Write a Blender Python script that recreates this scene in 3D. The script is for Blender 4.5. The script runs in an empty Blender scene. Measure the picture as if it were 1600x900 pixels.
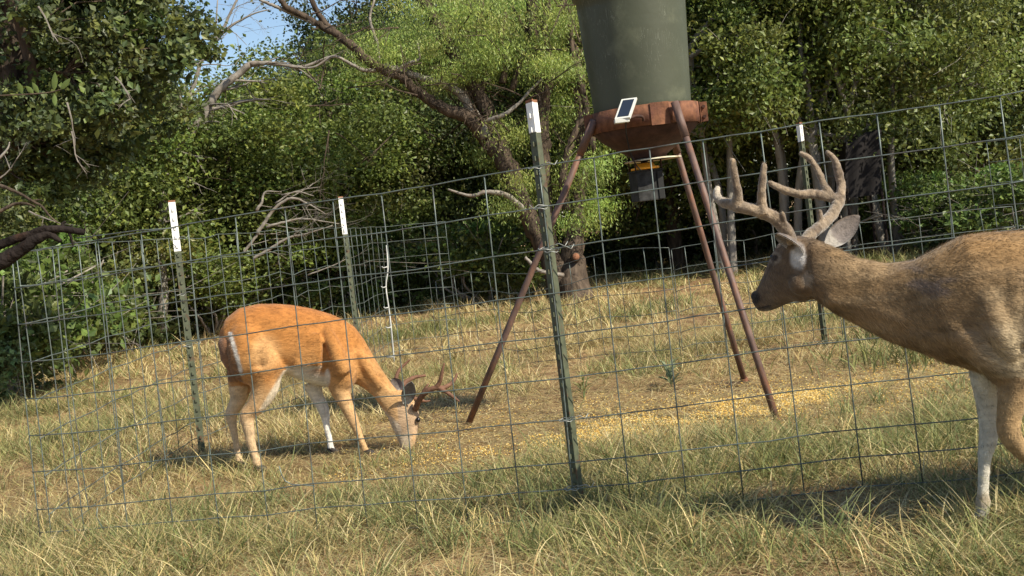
import bpy, bmesh, math, random
import numpy as np
from mathutils import Vector, Matrix

SC = bpy.context.scene
COL = SC.collection
RNG = np.random.default_rng(7)
random.seed(11)

# ---------------------------------------------------------------- camera
FPX, CAM_H = 1797.0, 1.116
ROLL = math.radians(6.78)
PITCH = math.atan(99 / FPX)
F = Vector((0, math.cos(PITCH), -math.sin(PITCH)))
R0 = Vector((1, 0, 0))
U0 = Vector((0, math.sin(PITCH), math.cos(PITCH)))
CR, SR = math.cos(ROLL), math.sin(ROLL)
CAM = Vector((0, 0, CAM_H))

cam = bpy.data.cameras.new('camera')
cam_ob = bpy.data.objects.new('camera', cam)
COL.objects.link(cam_ob)
SC.camera = cam_ob
cx_, cy_ = CR * R0 - SR * U0, SR * R0 + CR * U0
M3 = Matrix((cx_, cy_, -F)).transposed()
cam_ob.matrix_world = Matrix.Translation(CAM) @ M3.to_4x4()
cam.sensor_width = 36
cam.lens = 36 * FPX / 1600
cam.clip_start, cam.clip_end = 0.05, 600

# ---------------------------------------------------------------- light
SUN_EL = math.radians(41)
sxy = Vector((1.05, -0.75, 0)).normalized()
to_sun = Vector((sxy.x * math.cos(SUN_EL), sxy.y * math.cos(SUN_EL), math.sin(SUN_EL)))
W = bpy.data.worlds.new('World'); SC.world = W; W.use_nodes = True
nt = W.node_tree; nt.nodes.clear()
sky = nt.nodes.new('ShaderNodeTexSky'); sky.sky_type = 'NISHITA'; sky.sun_disc = False
sky.sun_elevation = SUN_EL
sky.sun_rotation = math.atan2(to_sun.x, to_sun.y)
sky.air_density = 1.0; sky.dust_density = 0.6; sky.ozone_density = 1.5
bg = nt.nodes.new('ShaderNodeBackground'); bg.inputs[1].default_value = 0.105
wo = nt.nodes.new('ShaderNodeOutputWorld')
nt.links.new(sky.outputs[0], bg.inputs[0]); nt.links.new(bg.outputs[0], wo.inputs[0])
sun = bpy.data.lights.new('sun', 'SUN'); sun.energy = 5.0; sun.angle = math.radians(0.53)
sun.color = (1.0, 0.92, 0.76)
sun_ob = bpy.data.objects.new('sun', sun); COL.objects.link(sun_ob)
sun_ob.rotation_euler = (-to_sun).to_track_quat('-Z', 'Y').to_euler()
sun_ob.location = (6, -6, 8)
SC.view_settings.view_transform = 'Standard'; SC.view_settings.look = 'None'
SC.view_settings.gamma = 1.0; SC.view_settings.exposure = 0.55
SC.cycles.max_bounces = 8; SC.cycles.diffuse_bounces = 3; SC.cycles.transmission_bounces = 4
SC.cycles.transparent_max_bounces = 8

# ---------------------------------------------------------------- helpers
def U(px, py, d):
    """world point seen at photo pixel (px, py) at depth d metres along the view axis"""
    dx, dy = px - 800.0, py - 450.0
    a, b = CR * dx - SR * dy, SR * dx + CR * dy
    return CAM + (F + (a * R0 - b * U0) / FPX) * d

def G(px, py, z=0.0):
    v = U(px, py, 1.0) - CAM
    return CAM + v * ((z - CAM_H) / v.z)

def to_px(P):
    """project Nx3 world points to photo pixels"""
    P = np.asarray(P, float) - np.array(CAM)
    d = P @ np.array(F); a = P @ np.array(R0) / d * FPX; b = -(P @ np.array(U0)) / d * FPX
    return 800 + CR * a + SR * b, 450 - SR * a + CR * b, d

def tag(o, label=None, cat=None, group=None, kind=None):
    if label: o['label'] = label
    if cat: o['category'] = cat
    if group: o['group'] = group
    if kind: o['kind'] = kind
    return o

def empty(name, loc, label, cat, group=None):
    o = bpy.data.objects.new(name, None); COL.objects.link(o)
    o.location = loc; o.empty_display_size = 0.1
    bpy.context.view_layer.update()
    return tag(o, label, cat, group)

def mesh_np(name, V, faces, cols=None, mat=None, parent=None, smooth=False, link=True):
    """faces: array (n,3|4) or list of such arrays"""
    V = np.asarray(V, np.float32)
    if not isinstance(faces, list): faces = [faces]
    faces = [np.asarray(f, np.int32) for f in faces if len(f)]
    me = bpy.data.meshes.new(name)
    me.vertices.add(len(V)); me.vertices.foreach_set('co', V.ravel())
    nl = sum(f.size for f in faces); nf = sum(len(f) for f in faces)
    me.loops.add(nl); me.loops.foreach_set('vertex_index', np.concatenate([f.ravel() for f in faces]))
    tot = np.concatenate([np.full(len(f), f.shape[1], np.int32) for f in faces])
    st = np.concatenate([[0], np.cumsum(tot)[:-1]]).astype(np.int32)
    me.polygons.add(nf); me.polygons.foreach_set('loop_start', st)
    me.polygons.foreach_set('use_smooth', np.full(nf, smooth))
    if cols is not None:
        at = me.color_attributes.new('Col', 'FLOAT_COLOR', 'POINT')
        c = np.ones((len(V), 4), np.float32); c[:, :3] = cols
        at.data.foreach_set('color', c.ravel())
    me.update(calc_edges=True)
    if mat: me.materials.append(mat)
    if not link: return me
    return put(name, me, parent)

def put(name, me, parent=None):
    o = bpy.data.objects.new(name, me); COL.objects.link(o)
    if parent is not None:
        o.parent = parent
        o.matrix_parent_inverse = parent.matrix_world.inverted()
        # bring the geometry into the parent's own frame
        if parent.type == 'EMPTY' or True:
            pass
    return o

class MB:
    """collects shapes for one mesh"""
    def __init__(s): s.v = []; s.q = []; s.t = []; s.n = 0; s.c = []
    def add(s, V, q=(), t=(), col=None):
        V = [tuple(x) for x in V]
        s.v += V
        s.q += [[i + s.n for i in f] for f in q]; s.t += [[i + s.n for i in f] for f in t]
        if col is not None: s.c += [tuple(col)] * len(V)
        s.n += len(V); return s
    def tube(s, pts, rad, sides=8, cap=True, col=None):
        pts = [Vector(p) for p in pts]
        if not hasattr(rad, '__len__'): rad = [rad] * len(pts)
        V = []; u = None
        for i, p in enumerate(pts):
            t = (pts[min(i + 1, len(pts) - 1)] - pts[max(i - 1, 0)])
            t = t.normalized() if t.length > 1e-9 else Vector((0, 0, 1))
            if u is None:
                u = t.orthogonal().normalized()
            else:
                u = (u - t * u.dot(t)); u = u.normalized() if u.length > 1e-6 else t.orthogonal().normalized()
            w = t.cross(u)
            for k in range(sides):
                a = 2 * math.pi * k / sides
                V.append(p + (u * math.cos(a) + w * math.sin(a)) * rad[i])
        q = []
        for i in range(len(pts) - 1):
            for k in range(sides):
                k2 = (k + 1) % sides
                q.append([i * sides + k, i * sides + k2, (i + 1) * sides + k2, (i + 1) * sides + k])
        t = []
        if cap:
            n = len(V); V += [pts[0], pts[-1]]
            for k in range(sides):
                k2 = (k + 1) % sides
                t.append([n, k2, k]); b = (len(pts) - 1) * sides; t.append([n + 1, b + k, b + k2])
        return s.add(V, q, t, col)
    def box(s, c, size, rot=None, col=None, bev=0.0):
        sx, sy, sz = [x / 2 for x in size]
        c = Vector(c); R = rot if rot is not None else Matrix.Identity(3)
        if bev <= 0:
            V = [c + R @ Vector((x * sx, y * sy, z * sz)) for x in (-1, 1) for y in (-1, 1) for z in (-1, 1)]
            return s.add(V, [[0, 1, 3, 2], [4, 6, 7, 5], [0, 4, 5, 1], [2, 3, 7, 6], [0, 2, 6, 4], [1, 5, 7, 3]], (), col)
        bm = bmesh.new(); bmesh.ops.create_cube(bm, size=2)
        for v in bm.verts: v.co = Vector((v.co.x * sx, v.co.y * sy, v.co.z * sz))
        bmesh.ops.bevel(bm, geom=bm.edges[:], offset=bev, segments=2, affect='EDGES', profile=0.7)
        bmesh.ops.triangulate(bm, faces=bm.faces[:])
        V = [c + R @ v.co for v in bm.verts]; t = [[v.index for v in f.verts] for f in bm.faces]
        bm.free(); return s.add(V, (), t, col)
    def lathe(s, c, prof, sides=32, rot=None, col=None, cap=False, arc=(0, 2 * math.pi)):
        c = Vector(c); R = rot if rot is not None else Matrix.Identity(3)
        full = abs(arc[1] - arc[0] - 2 * math.pi) < 1e-6
        nk = sides if full else sides + 1
        V = [c + R @ Vector((r * math.cos(a), r * math.sin(a), z)) for (r, z) in prof
             for a in [arc[0] + (arc[1] - arc[0]) * k / sides for k in range(nk)]]
        q = []
        for i in range(len(prof) - 1):
            for k in range(sides):
                k2 = (k + 1) % nk
                q.append([i * nk + k, i * nk + k2, (i + 1) * nk + k2, (i + 1) * nk + k])
        t = []
        if cap:
            n = len(V); V += [c + R @ Vector((0, 0, prof[0][1])), c + R @ Vector((0, 0, prof[-1][1]))]
            b = (len(prof) - 1) * nk
            for k in range(sides):
                k2 = (k + 1) % nk
                t.append([n, k2, k]); t.append([n + 1, b + k, b + k2])
        return s.add(V, q, t, col)
    def build(s, name, mat, parent=None, smooth=False, link=True):
        cols = np.array(s.c) if s.c and len(s.c) == s.n else None
        return mesh_np(name, np.array(s.v), [np.array(s.q, int).reshape(-1, 4), np.array(s.t, int).reshape(-1, 3)],
                       cols, mat, parent, smooth, link)

def smoothpath(ctrl, n=8):
    """Catmull-Rom through control tuples (any dimension)"""
    C = [np.array(c, float) for c in ctrl]
    C = [2 * C[0] - C[1]] + C + [2 * C[-1] - C[-2]]
    out = []
    for i in range(1, len(C) - 2):
        for k in range(n):
            t = k / n
            out.append(0.5 * ((2 * C[i]) + (C[i + 1] - C[i - 1]) * t + (2 * C[i - 1] - 5 * C[i] + 4 * C[i + 1] - C[i + 2]) * t * t
                              + (3 * C[i] - C[i - 1] - 3 * C[i + 1] + C[i + 2]) * t ** 3))
    out.append(C[-2]); return out

def vnoise(X, Y, scale=1.0, seed=0):
    """smooth 2-D value noise, 0..1"""
    g = np.random.default_rng(1000 + seed).random((256, 256))
    x = np.asarray(X) / scale + 1000.37; y = np.asarray(Y) / scale + 1000.71
    xi, yi = np.floor(x).astype(int), np.floor(y).astype(int)
    fx, fy = x - xi, y - yi; fx = fx * fx * (3 - 2 * fx); fy = fy * fy * (3 - 2 * fy)
    a = g[xi % 256, yi % 256]; b = g[(xi + 1) % 256, yi % 256]; c = g[xi % 256, (yi + 1) % 256]; d = g[(xi + 1) % 256, (yi + 1) % 256]
    return (a * (1 - fx) + b * fx) * (1 - fy) + (c * (1 - fx) + d * fx) * fy

def fbm(X, Y, scale, seed=0, oct=3):
    s = 0; w = 0
    for o in range(oct):
        s = s + vnoise(X, Y, scale / 2 ** o, seed + o * 7) / 2 ** o; w += 1 / 2 ** o
    return s / w

# ---------------------------------------------------------------- materials
def mat(name, base=(0.5, 0.5, 0.5), rough=0.8, metal=0.0, attr=False, var=0.0, vscale=20, c2=None, c2scale=6,
        c2lo=0.45, c2hi=0.6, bump=0.0, bscale=60, transl=0.0, spec=0.3, stretch=None, sheen=0.0):
    m = bpy.data.materials.new(name); m.use_nodes = True; n = m.node_tree; L = n.links
    p = n.nodes['Principled BSDF']; p.inputs['Roughness'].default_value = rough
    p.inputs['Metallic'].default_value = metal; p.inputs['Specular IOR Level'].default_value = spec
    if sheen: p.inputs['Sheen Weight'].default_value = sheen
    tc = n.nodes.new('ShaderNodeTexCoord'); mp = n.nodes.new('ShaderNodeMapping')
    L.new(tc.outputs['Object'], mp.inputs[0])
    if stretch: mp.inputs['Scale'].default_value = stretch
    if attr:
        a = n.nodes.new('ShaderNodeAttribute'); a.attribute_name = 'Col'; c = a.outputs['Color']
    else:
        a = n.nodes.new('ShaderNodeRGB'); a.outputs[0].default_value = (*base, 1); c = a.outputs[0]
    if c2 is not None:
        t = n.nodes.new('ShaderNodeTexNoise'); t.inputs['Scale'].default_value = c2scale
        t.inputs['Detail'].default_value = 8; t.inputs['Roughness'].default_value = 0.65
        L.new(mp.outputs[0], t.inputs[0])
        r = n.nodes.new('ShaderNodeMapRange'); r.inputs[1].default_value = c2lo; r.inputs[2].default_value = c2hi
        L.new(t.outputs[0], r.inputs[0])
        x = n.nodes.new('ShaderNodeMix'); x.data_type = 'RGBA'
        L.new(r.outputs[0], x.inputs[0]); L.new(c, x.inputs[6]); x.inputs[7].default_value = (*c2, 1)
        c = x.outputs[2]
    if var > 0:
        t = n.nodes.new('ShaderNodeTexNoise'); t.inputs['Scale'].default_value = vscale; t.inputs['Detail'].default_value = 5
        L.new(mp.outputs[0], t.inputs[0])
        r = n.nodes.new('ShaderNodeMapRange'); r.inputs[1].default_value = 0.3; r.inputs[2].default_value = 0.7
        r.inputs[3].default_value = 1 - var; r.inputs[4].default_value = 1 + var
        L.new(t.outputs[0], r.inputs[0])
        x = n.nodes.new('ShaderNodeVectorMath'); x.operation = 'SCALE'
        L.new(c, x.inputs[0]); L.new(r.outputs[0], x.inputs['Scale']); c = x.outputs[0]
    L.new(c, p.inputs['Base Color'])
    if bump > 0:
        t = n.nodes.new('ShaderNodeTexNoise'); t.inputs['Scale'].default_value = bscale; t.inputs['Detail'].default_value = 6
        L.new(mp.outputs[0], t.inputs[0])
        b = n.nodes.new('ShaderNodeBump'); b.inputs['Strength'].default_value = 1.0; b.inputs['Distance'].default_value = bump
        L.new(t.outputs[0], b.inputs['Height']); L.new(b.outputs[0], p.inputs['Normal'])
    if transl > 0:
        tr = n.nodes.new('ShaderNodeBsdfTranslucent'); L.new(c, tr.inputs[0])
        mx = n.nodes.new('ShaderNodeMixShader'); mx.inputs[0].default_value = transl
        L.new(p.outputs[0], mx.inputs[1]); L.new(tr.outputs[0], mx.inputs[2])
        L.new(mx.outputs[0], n.nodes['Material Output'].inputs[0])
    return m

M = {}
M['grass'] = mat('grass_blades', attr=True, rough=0.6, transl=0.25, spec=0.25)
M['leaf'] = mat('leaves', attr=True, rough=0.45, transl=0.38, spec=0.4)
M['bark'] = mat('rough_bark', (0.085, 0.063, 0.046), 0.95, var=0.5, vscale=14, bump=0.03, bscale=22, stretch=(1, 1, 0.25), spec=0.1,
                c2=(0.055, 0.042, 0.033), c2scale=16, c2lo=0.45, c2hi=0.62)
M['bark_pale'] = mat('pale_bark', (0.25, 0.23, 0.20), 0.95, var=0.35, vscale=12, bump=0.015, bscale=40, stretch=(1, 1, 0.3), spec=0.1,
                     c2=(0.11, 0.09, 0.075), c2scale=12, c2lo=0.5, c2hi=0.68)
M['bark_dark'] = mat('dark_bark', (0.022, 0.017, 0.015), 0.95, var=0.5, vscale=10, bump=0.02, bscale=30, spec=0.1,
                     c2=(0.06, 0.03, 0.018), c2scale=7, c2lo=0.56, c2hi=0.7)
M['dead'] = mat('dead_wood', (0.24, 0.215, 0.185), 0.9, var=0.3, vscale=20, bump=0.004, bscale=60, spec=0.15,
                c2=(0.17, 0.13, 0.10), c2scale=9, c2lo=0.5, c2hi=0.7)
M['wire'] = mat('galvanised_wire', (0.125, 0.15, 0.135), 0.45, metal=0.35, var=0.3, vscale=30, c2=(0.085, 0.075, 0.07), c2scale=9,
                c2lo=0.52, c2hi=0.66, spec=0.5)
M['wire_bright'] = mat('bright_tie_wire', (0.30, 0.31, 0.29), 0.4, metal=0.4, spec=0.5)
M['post'] = mat('green_post_paint', (0.075, 0.085, 0.05), 0.6, var=0.3, vscale=30, c2=(0.11, 0.055, 0.03), c2scale=22,
                c2lo=0.55, c2hi=0.68, spec=0.35)
M['tip'] = mat('white_post_paint', (0.82, 0.81, 0.77), 0.55, var=0.1, vscale=40, c2=(0.42, 0.20, 0.11), c2scale=55, c2lo=0.66, c2hi=0.74)
M['rusttip'] = mat('rusty_post_end', (0.24, 0.11, 0.06), 0.9, var=0.4, vscale=60)
M['rust'] = mat('rusty_steel', (0.18, 0.078, 0.04), 0.85, var=0.45, vscale=22, c2=(0.12, 0.05, 0.032), c2scale=14, c2lo=0.42, c2hi=0.62,
                bump=0.002, bscale=90, spec=0.3)
M['rust_dark'] = mat('dark_rusty_steel', (0.055, 0.026, 0.018), 0.85, var=0.4, vscale=18, c2=(0.06, 0.03, 0.022), c2scale=10,
                     bump=0.002, bscale=80, spec=0.3)
M['pipe'] = mat('rusty_pipe', (0.12, 0.073, 0.058), 0.6, var=0.3, vscale=26, c2=(0.20, 0.085, 0.042), c2scale=11, c2lo=0.5, c2hi=0.68,
                bump=0.001, bscale=110, spec=0.4, stretch=(1, 1, 0.4))
def barrel_mat():
    m = mat('olive_plastic', (0.058, 0.065, 0.040), 0.52, var=0.10, vscale=5, c2=(0.105, 0.112, 0.07), c2scale=3.2, c2lo=0.52, c2hi=0.66,
            bump=0.0012, bscale=22, spec=0.4)
    n = m.node_tree; L = n.links; p = n.nodes['Principled BSDF']
    src = p.inputs['Base Color'].links[0].from_socket
    tc = n.nodes.new('ShaderNodeTexCoord'); mp = n.nodes.new('ShaderNodeMapping'); mp.inputs['Scale'].default_value = (9, 9, 1.6)
    L.new(tc.outputs['Object'], mp.inputs[0])
    v = n.nodes.new('ShaderNodeTexNoise'); v.inputs['Scale'].default_value = 2.2; v.inputs['Distortion'].default_value = 3.5
    v.inputs['Detail'].default_value = 2
    L.new(mp.outputs[0], v.inputs[0])
    r = n.nodes.new('ShaderNodeValToRGB'); e = r.color_ramp.elements
    e[0].position = 0.488; e[0].color = (0, 0, 0, 1); e[1].position = 0.5; e[1].color = (0.7, 0.7, 0.7, 1)
    k = e.new(0.512); k.color = (0, 0, 0, 1)
    L.new(v.outputs[0], r.inputs[0])
    n2 = n.nodes.new('ShaderNodeTexNoise'); n2.inputs['Scale'].default_value = 7
    L.new(tc.outputs['Object'], n2.inputs[0])
    g = n.nodes.new('ShaderNodeMapRange'); g.inputs[1].default_value = 0.5; g.inputs[2].default_value = 0.7
    L.new(n2.outputs[0], g.inputs[0])
    mu = n.nodes.new('ShaderNodeMath'); mu.operation = 'MULTIPLY'; L.new(r.outputs[0], mu.inputs[0]); L.new(g.outputs[0], mu.inputs[1])
    x = n.nodes.new('ShaderNodeMix'); x.data_type = 'RGBA'; L.new(mu.outputs[0], x.inputs[0]); L.new(src, x.inputs[6])
    x.inputs[7].default_value = (0.24, 0.25, 0.19, 1); L.new(x.outputs[2], p.inputs['Base Color'])
    return m
M['barrel'] = barrel_mat()
M['black'] = mat('black_plastic', (0.014, 0.014, 0.014), 0.7, var=0.2, vscale=20)
M['greybox'] = mat('dull_grey_metal', (0.012, 0.0125, 0.012), 0.75, metal=0.0, var=0.4, vscale=14, c2=(0.03, 0.03, 0.03), c2scale=14)
M['solar_frame'] = mat('silver_frame', (0.62, 0.62, 0.57), 0.45, var=0.1, vscale=40)
M['solar_cell'] = mat('solar_cell', (0.02, 0.028, 0.045), 0.3, spec=0.6)
M['yellow'] = mat('orange_plastic', (0.85, 0.38, 0.04), 0.4, var=0.15, vscale=30)
M['cream'] = mat('lit_rim_cream', (0.62, 0.57, 0.42), 0.5, var=0.2, vscale=20, c2=(0.3, 0.2, 0.12), c2scale=12)
M['poly'] = mat('white_plastic', (0.5, 0.5, 0.47), 0.6, var=0.3, vscale=12)
M['corn'] = mat('corn', attr=True, rough=0.4, spec=0.5)
M['cloth'] = mat('dark_fabric', (0.010, 0.008, 0.008), 0.9, var=0.2, vscale=4, bump=0.01, bscale=8)
M['hoof'] = mat('hoof_horn', (0.025, 0.02, 0.018), 0.5)
M['eye'] = mat('dark_eye', (0.012, 0.008, 0.006), 0.22, spec=0.5)
M['coat'] = mat('deer_coat', attr=True, rough=0.85, var=0.22, vscale=55, bump=0.004, bscale=130, stretch=(0.35, 1, 1), spec=0.15, sheen=0.15)
M['fur'] = mat('deer_fur', attr=True, rough=0.7, spec=0.2)
M['velvet'] = mat('antler_velvet', attr=True, rough=0.95, var=0.35, vscale=70, bump=0.003, bscale=160, spec=0.1, sheen=0.5)
M['antler_red'] = mat('reddish_antler', (0.15, 0.075, 0.045), 0.75, var=0.3, vscale=40, bump=0.002, bscale=90)

# ================================================================ GROUND
def ground_mat():
    m = mat('soil_and_thatch', (0.36, 0.235, 0.115), 0.95, var=0.4, vscale=9, c2=(0.20, 0.12, 0.065), c2scale=1.3, c2lo=0.42, c2hi=0.6,
            bump=0.02, bscale=35, spec=0.1)
    return m
def build_ground():
    xs = np.concatenate([[-300, -120, -60, -30], np.linspace(-16, 16, 90), [30, 60, 120, 300]])
    ys = np.concatenate([[-60, -20, -5], np.linspace(0, 30, 85), [45, 70, 120, 300]])
    X, Y = np.meshgrid(xs, ys, indexing='ij')
    Z = ground_z(X, Y)
    n, k = X.shape
    V = np.stack([X, Y, Z], -1).reshape(-1, 3)
    i, j = np.meshgrid(np.arange(n - 1), np.arange(k - 1), indexing='ij'); i = i.ravel(); j = j.ravel()
    q = np.stack([i * k + j, (i + 1) * k + j, (i + 1) * k + j + 1, i * k + j + 1], 1)
    o = mesh_np('ground', V, q, None, ground_mat(), smooth=True); tag(o, kind='structure')
def ground_z(X, Y):
    return (fbm(X, Y, 2.2, 3, 2) - 0.5) * 0.05 * np.clip((np.hypot(X, Y) - 1) / 3, 0, 1)
build_ground()

def bare(X, Y):
    """1 inside the trampled feeding area under the feeder, 0 in the grass"""
    e = ((X - 0.75) / 2.0) ** 2 + ((Y - 6.35) / 1.25) ** 2
    e = e + (vnoise(X, Y, 0.45, 21) - 0.5) * 0.9
    a = np.clip((1.12 - e) / 0.45, 0, 1)
    e2 = ((X + 0.62) / 0.42) ** 2 + ((Y - 6.35) / 0.25) ** 2 + (vnoise(X, Y, 0.3, 22) - 0.5) * 0.8
    return np.maximum(a, 0.75 * np.clip((1.0 - e2) / 0.5, 0, 1))

PAL_DRY = np.array([[0.60, 0.48, 0.21], [0.68, 0.56, 0.29], [0.52, 0.40, 0.17], [0.64, 0.54, 0.30], [0.40, 0.27, 0.12], [0.46, 0.41, 0.16], [0.30, 0.20, 0.10]])
PAL_GRN = np.array([[0.18, 0.21, 0.075], [0.24, 0.27, 0.085], [0.13, 0.165, 0.05], [0.32, 0.32, 0.11], [0.20, 0.235, 0.09]])

def blade_mesh(name, X, Y, h, w, az, t0, t1, col, seg, twist=None, zoff=0.0, label=None, cat=None, mt=None):
    n = len(X)
    Z = ground_z(X, Y) + zoff
    s = np.linspace(0, 1, seg + 1)
    ds = 1 / seg
    px = np.zeros((n, seg + 1)); pz = np.zeros((n, seg + 1))
    for k in range(seg):
        th = t0 + (t1 - t0) * (s[k] + ds / 2)
        px[:, k + 1] = px[:, k] + np.sin(th) * ds; pz[:, k + 1] = pz[:, k] + np.cos(th) * ds
    px *= h[:, None]; pz *= h[:, None]
    curl = RNG.normal(0, 0.5, n)[:, None] * s[None] ** 2 * h[:, None]
    ca, sa = np.cos(az), np.sin(az)
    cxn = X[:, None] + px * ca[:, None] - curl * sa[:, None] * 0.7
    cyn = Y[:, None] + px * sa[:, None] + curl * ca[:, None] * 0.7
    czn = np.maximum(Z[:, None] + pz, Z[:, None] + 0.002)
    tw = az + math.pi / 2 + (RNG.normal(0, 0.8, n) if twist is None else twist)
    sx, sy = np.cos(tw), np.sin(tw)
    wd = w[:, None] * 0.5 * (1 - 0.85 * s[None] ** 1.6)
    wd = wd[:, :seg]
    L = np.stack([cxn[:, :seg] - sx[:, None] * wd, cyn[:, :seg] - sy[:, None] * wd, czn[:, :seg]], -1)
    Rr = np.stack([cxn[:, :seg] + sx[:, None] * wd, cyn[:, :seg] + sy[:, None] * wd, czn[:, :seg]], -1)
    T = np.stack([cxn[:, seg:], cyn[:, seg:], czn[:, seg:]], -1)
    nv = 2 * seg + 1
    V = np.concatenate([np.stack([L, Rr], 2).reshape(n, 2 * seg, 3), T], 1).reshape(-1, 3)
    base = np.arange(n)[:, None] * nv
    q = np.concatenate([base + np.array([[2 * k, 2 * k + 1, 2 * k + 3, 2 * k + 2]]) for k in range(seg - 1)]) if seg > 1 else np.zeros((0, 4), int)
    t = base + np.array([[2 * seg - 2, 2 * seg - 1, 2 * seg]])
    c = np.repeat(col[:, None, :], nv, 1)
    # green blades dry out towards the tip, and the sheath is pale straw
    f = np.concatenate([np.repeat(s[:seg], 2), [1.0]])[None, :, None]
    dry = np.array([0.48, 0.40, 0.21])
    k = np.clip((f - 0.55) * 1.2, 0, 0.5) + np.clip((0.2 - f) * 2.0, 0, 0.35)
    c = c * (1 - k) + dry * k
    o = mesh_np(name, V, [q, t], c.reshape(-1, 3), mt or M['grass'])
    tag(o, label, cat, kind='stuff'); return o

def pick(pal, n): return pal[RNG.integers(0, len(pal), n)] * RNG.uniform(0.78, 1.18, (n, 1))

def frustum_xy(n, y0, y1, margin=0.6, power=1.0):
    u = RNG.random(n)
    a, b = y0 ** (2 * power), y1 ** (2 * power)
    y = (a + u * (b - a)) ** (1 / (2 * power))
    hw = 0.47 * y + margin
    return RNG.uniform(-1, 1, n) * hw, y

def green_frac(X, Y):
    g = fbm(X, Y, 1.3, 40, 3) * 0.9 + 0.35 * fbm(X, Y, 0.3, 50, 2) - 0.2
    g = g + np.clip((5.2 - Y) / 2, 0, 0.12)
    g = g + 0.32 * np.exp(-((X + 3.0) ** 2 / 1.2 + (Y - 6.9) ** 2 / 2.5))
    g = g + 0.25 * np.exp(-((X + 5.0) ** 2 / 5 + (Y - 10) ** 2 / 8))
    g = g + 0.22 * np.exp(-((X - 1.7) ** 2 / .8 + (Y - 4.9) ** 2 / .5)) + 0.05
    return np.clip((g - 0.34) * 2.1, 0.10, 0.85)

def tuft_grass(name, ntuft, y0, y1, per, hr, wr, seg, label, power=1.0, drybias=0.0, spread=0.035):
    tx, ty = frustum_xy(ntuft, y0, y1, power=power)
    keep = RNG.random(ntuft) > bare(tx, ty) * 0.90
    dens = fbm(tx, ty, 0.6, 60, 3)
    keep &= RNG.random(ntuft) < np.clip(0.35 + (dens - 0.35) * 2.4, 0.25, 1)
    tx, ty, dens = tx[keep], ty[keep], dens[keep]
    n0 = len(tx)
    gf = green_frac(tx, ty) - drybias
    size = RNG.uniform(0.55, 1.25, n0) * np.clip(0.5 + dens, 0.6, 1.4) * (1 - 0.5 * bare(tx, ty))
    cnt = RNG.poisson(per * size) + 3
    idx = np.repeat(np.arange(n0), cnt); n = len(idx)
    rr = RNG.rayleigh(spread, n) * size[idx]; aa = RNG.uniform(0, 2 * np.pi, n)
    X = tx[idx] + rr * np.cos(aa); Y = ty[idx] + rr * np.sin(aa)
    h = RNG.uniform(*hr, n) * size[idx] * RNG.uniform(0.6, 1.15, n)
    w = RNG.uniform(*wr, n)
    az = aa + RNG.normal(0, 0.7, n) + (RNG.normal(0, 1.0, n0) * 0.5)[idx]
    t0 = np.abs(RNG.normal(0.15, 0.25, n)) + np.clip(rr / 0.1, 0, 0.6)
    t1 = t0 + np.abs(RNG.normal(0.95, 0.65, n))
    tg = RNG.random(n0) < gf
    isg = np.where(tg[idx], RNG.random(n) < 0.75, RNG.random(n) < gf[idx] * 0.45)
    col = np.where(isg[:, None], pick(PAL_GRN, n), pick(PAL_DRY, n))
    col *= RNG.uniform(0.72, 1.15, (n0, 1))[idx]
    return blade_mesh(name, X, Y, h, w, az, t0, t1, col, seg, label=label, cat='grass')

tuft_grass('grass', 4700, 2.3, 5.2, 32, (0.08, 0.22), (0.0018, 0.0052), 4, 'tufts of mixed green and straw grass in the foreground')
tuft_grass('grass', 6400, 5.0, 10.0, 20, (0.09, 0.21), (0.003, 0.006), 3, 'dry straw grass inside and around the wire pen')
tuft_grass('grass', 8200, 9.6, 27.0, 15, (0.13, 0.27), (0.007, 0.013), 2, 'pale dry grass stretching to the edge of the woods', power=0.75, drybias=0.12)

# flat thatch: broken straws lying on the ground
def thatch(name, n, y0, y1, lr, wr, label, power=1.0, inbare=False):
    X, Y = frustum_xy(n, y0, y1, power=power)
    if inbare:
        X = RNG.uniform(-1.5, 3.0, n); Y = RNG.uniform(4.8, 7.9, n); k = RNG.random(n) < 0.15 + bare(X, Y); X, Y = X[k], Y[k]
    n = len(X)
    h = RNG.uniform(*lr, n); w = RNG.uniform(*wr, n)
    col = pick(PAL_DRY, n) * 0.95
    br = RNG.random(n) < (0.28 if inbare else 0.2)
    col[br] = pick(np.array([[0.27, 0.16, 0.085], [0.34, 0.22, 0.12], [0.20, 0.13, 0.075]]), br.sum())
    t0 = RNG.uniform(1.15, 1.5, n); t1 = RNG.uniform(1.45, 1.9, n)
    blade_mesh(name, X, Y, h, w, RNG.uniform(0, 2 * np.pi, n), t0, t1, col, 2, zoff=RNG.uniform(0.002, 0.03, n), label=label, cat='straw')
thatch('straw_litter', 75000, 2.3, 6.5, (0.04, 0.16), (0.002, 0.004), 'flattened dead straw matting the ground between foreground tufts')
thatch('straw_litter', 60000, 6.3, 13.0, (0.06, 0.2), (0.003, 0.007), 'flattened dead straw matting the ground around the far fence')
thatch('straw_litter', 60000, 0, 0, (0.03, 0.13), (0.002, 0.0045), 'trampled brown and straw litter under the tripod feeder', inbare=True)

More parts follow.
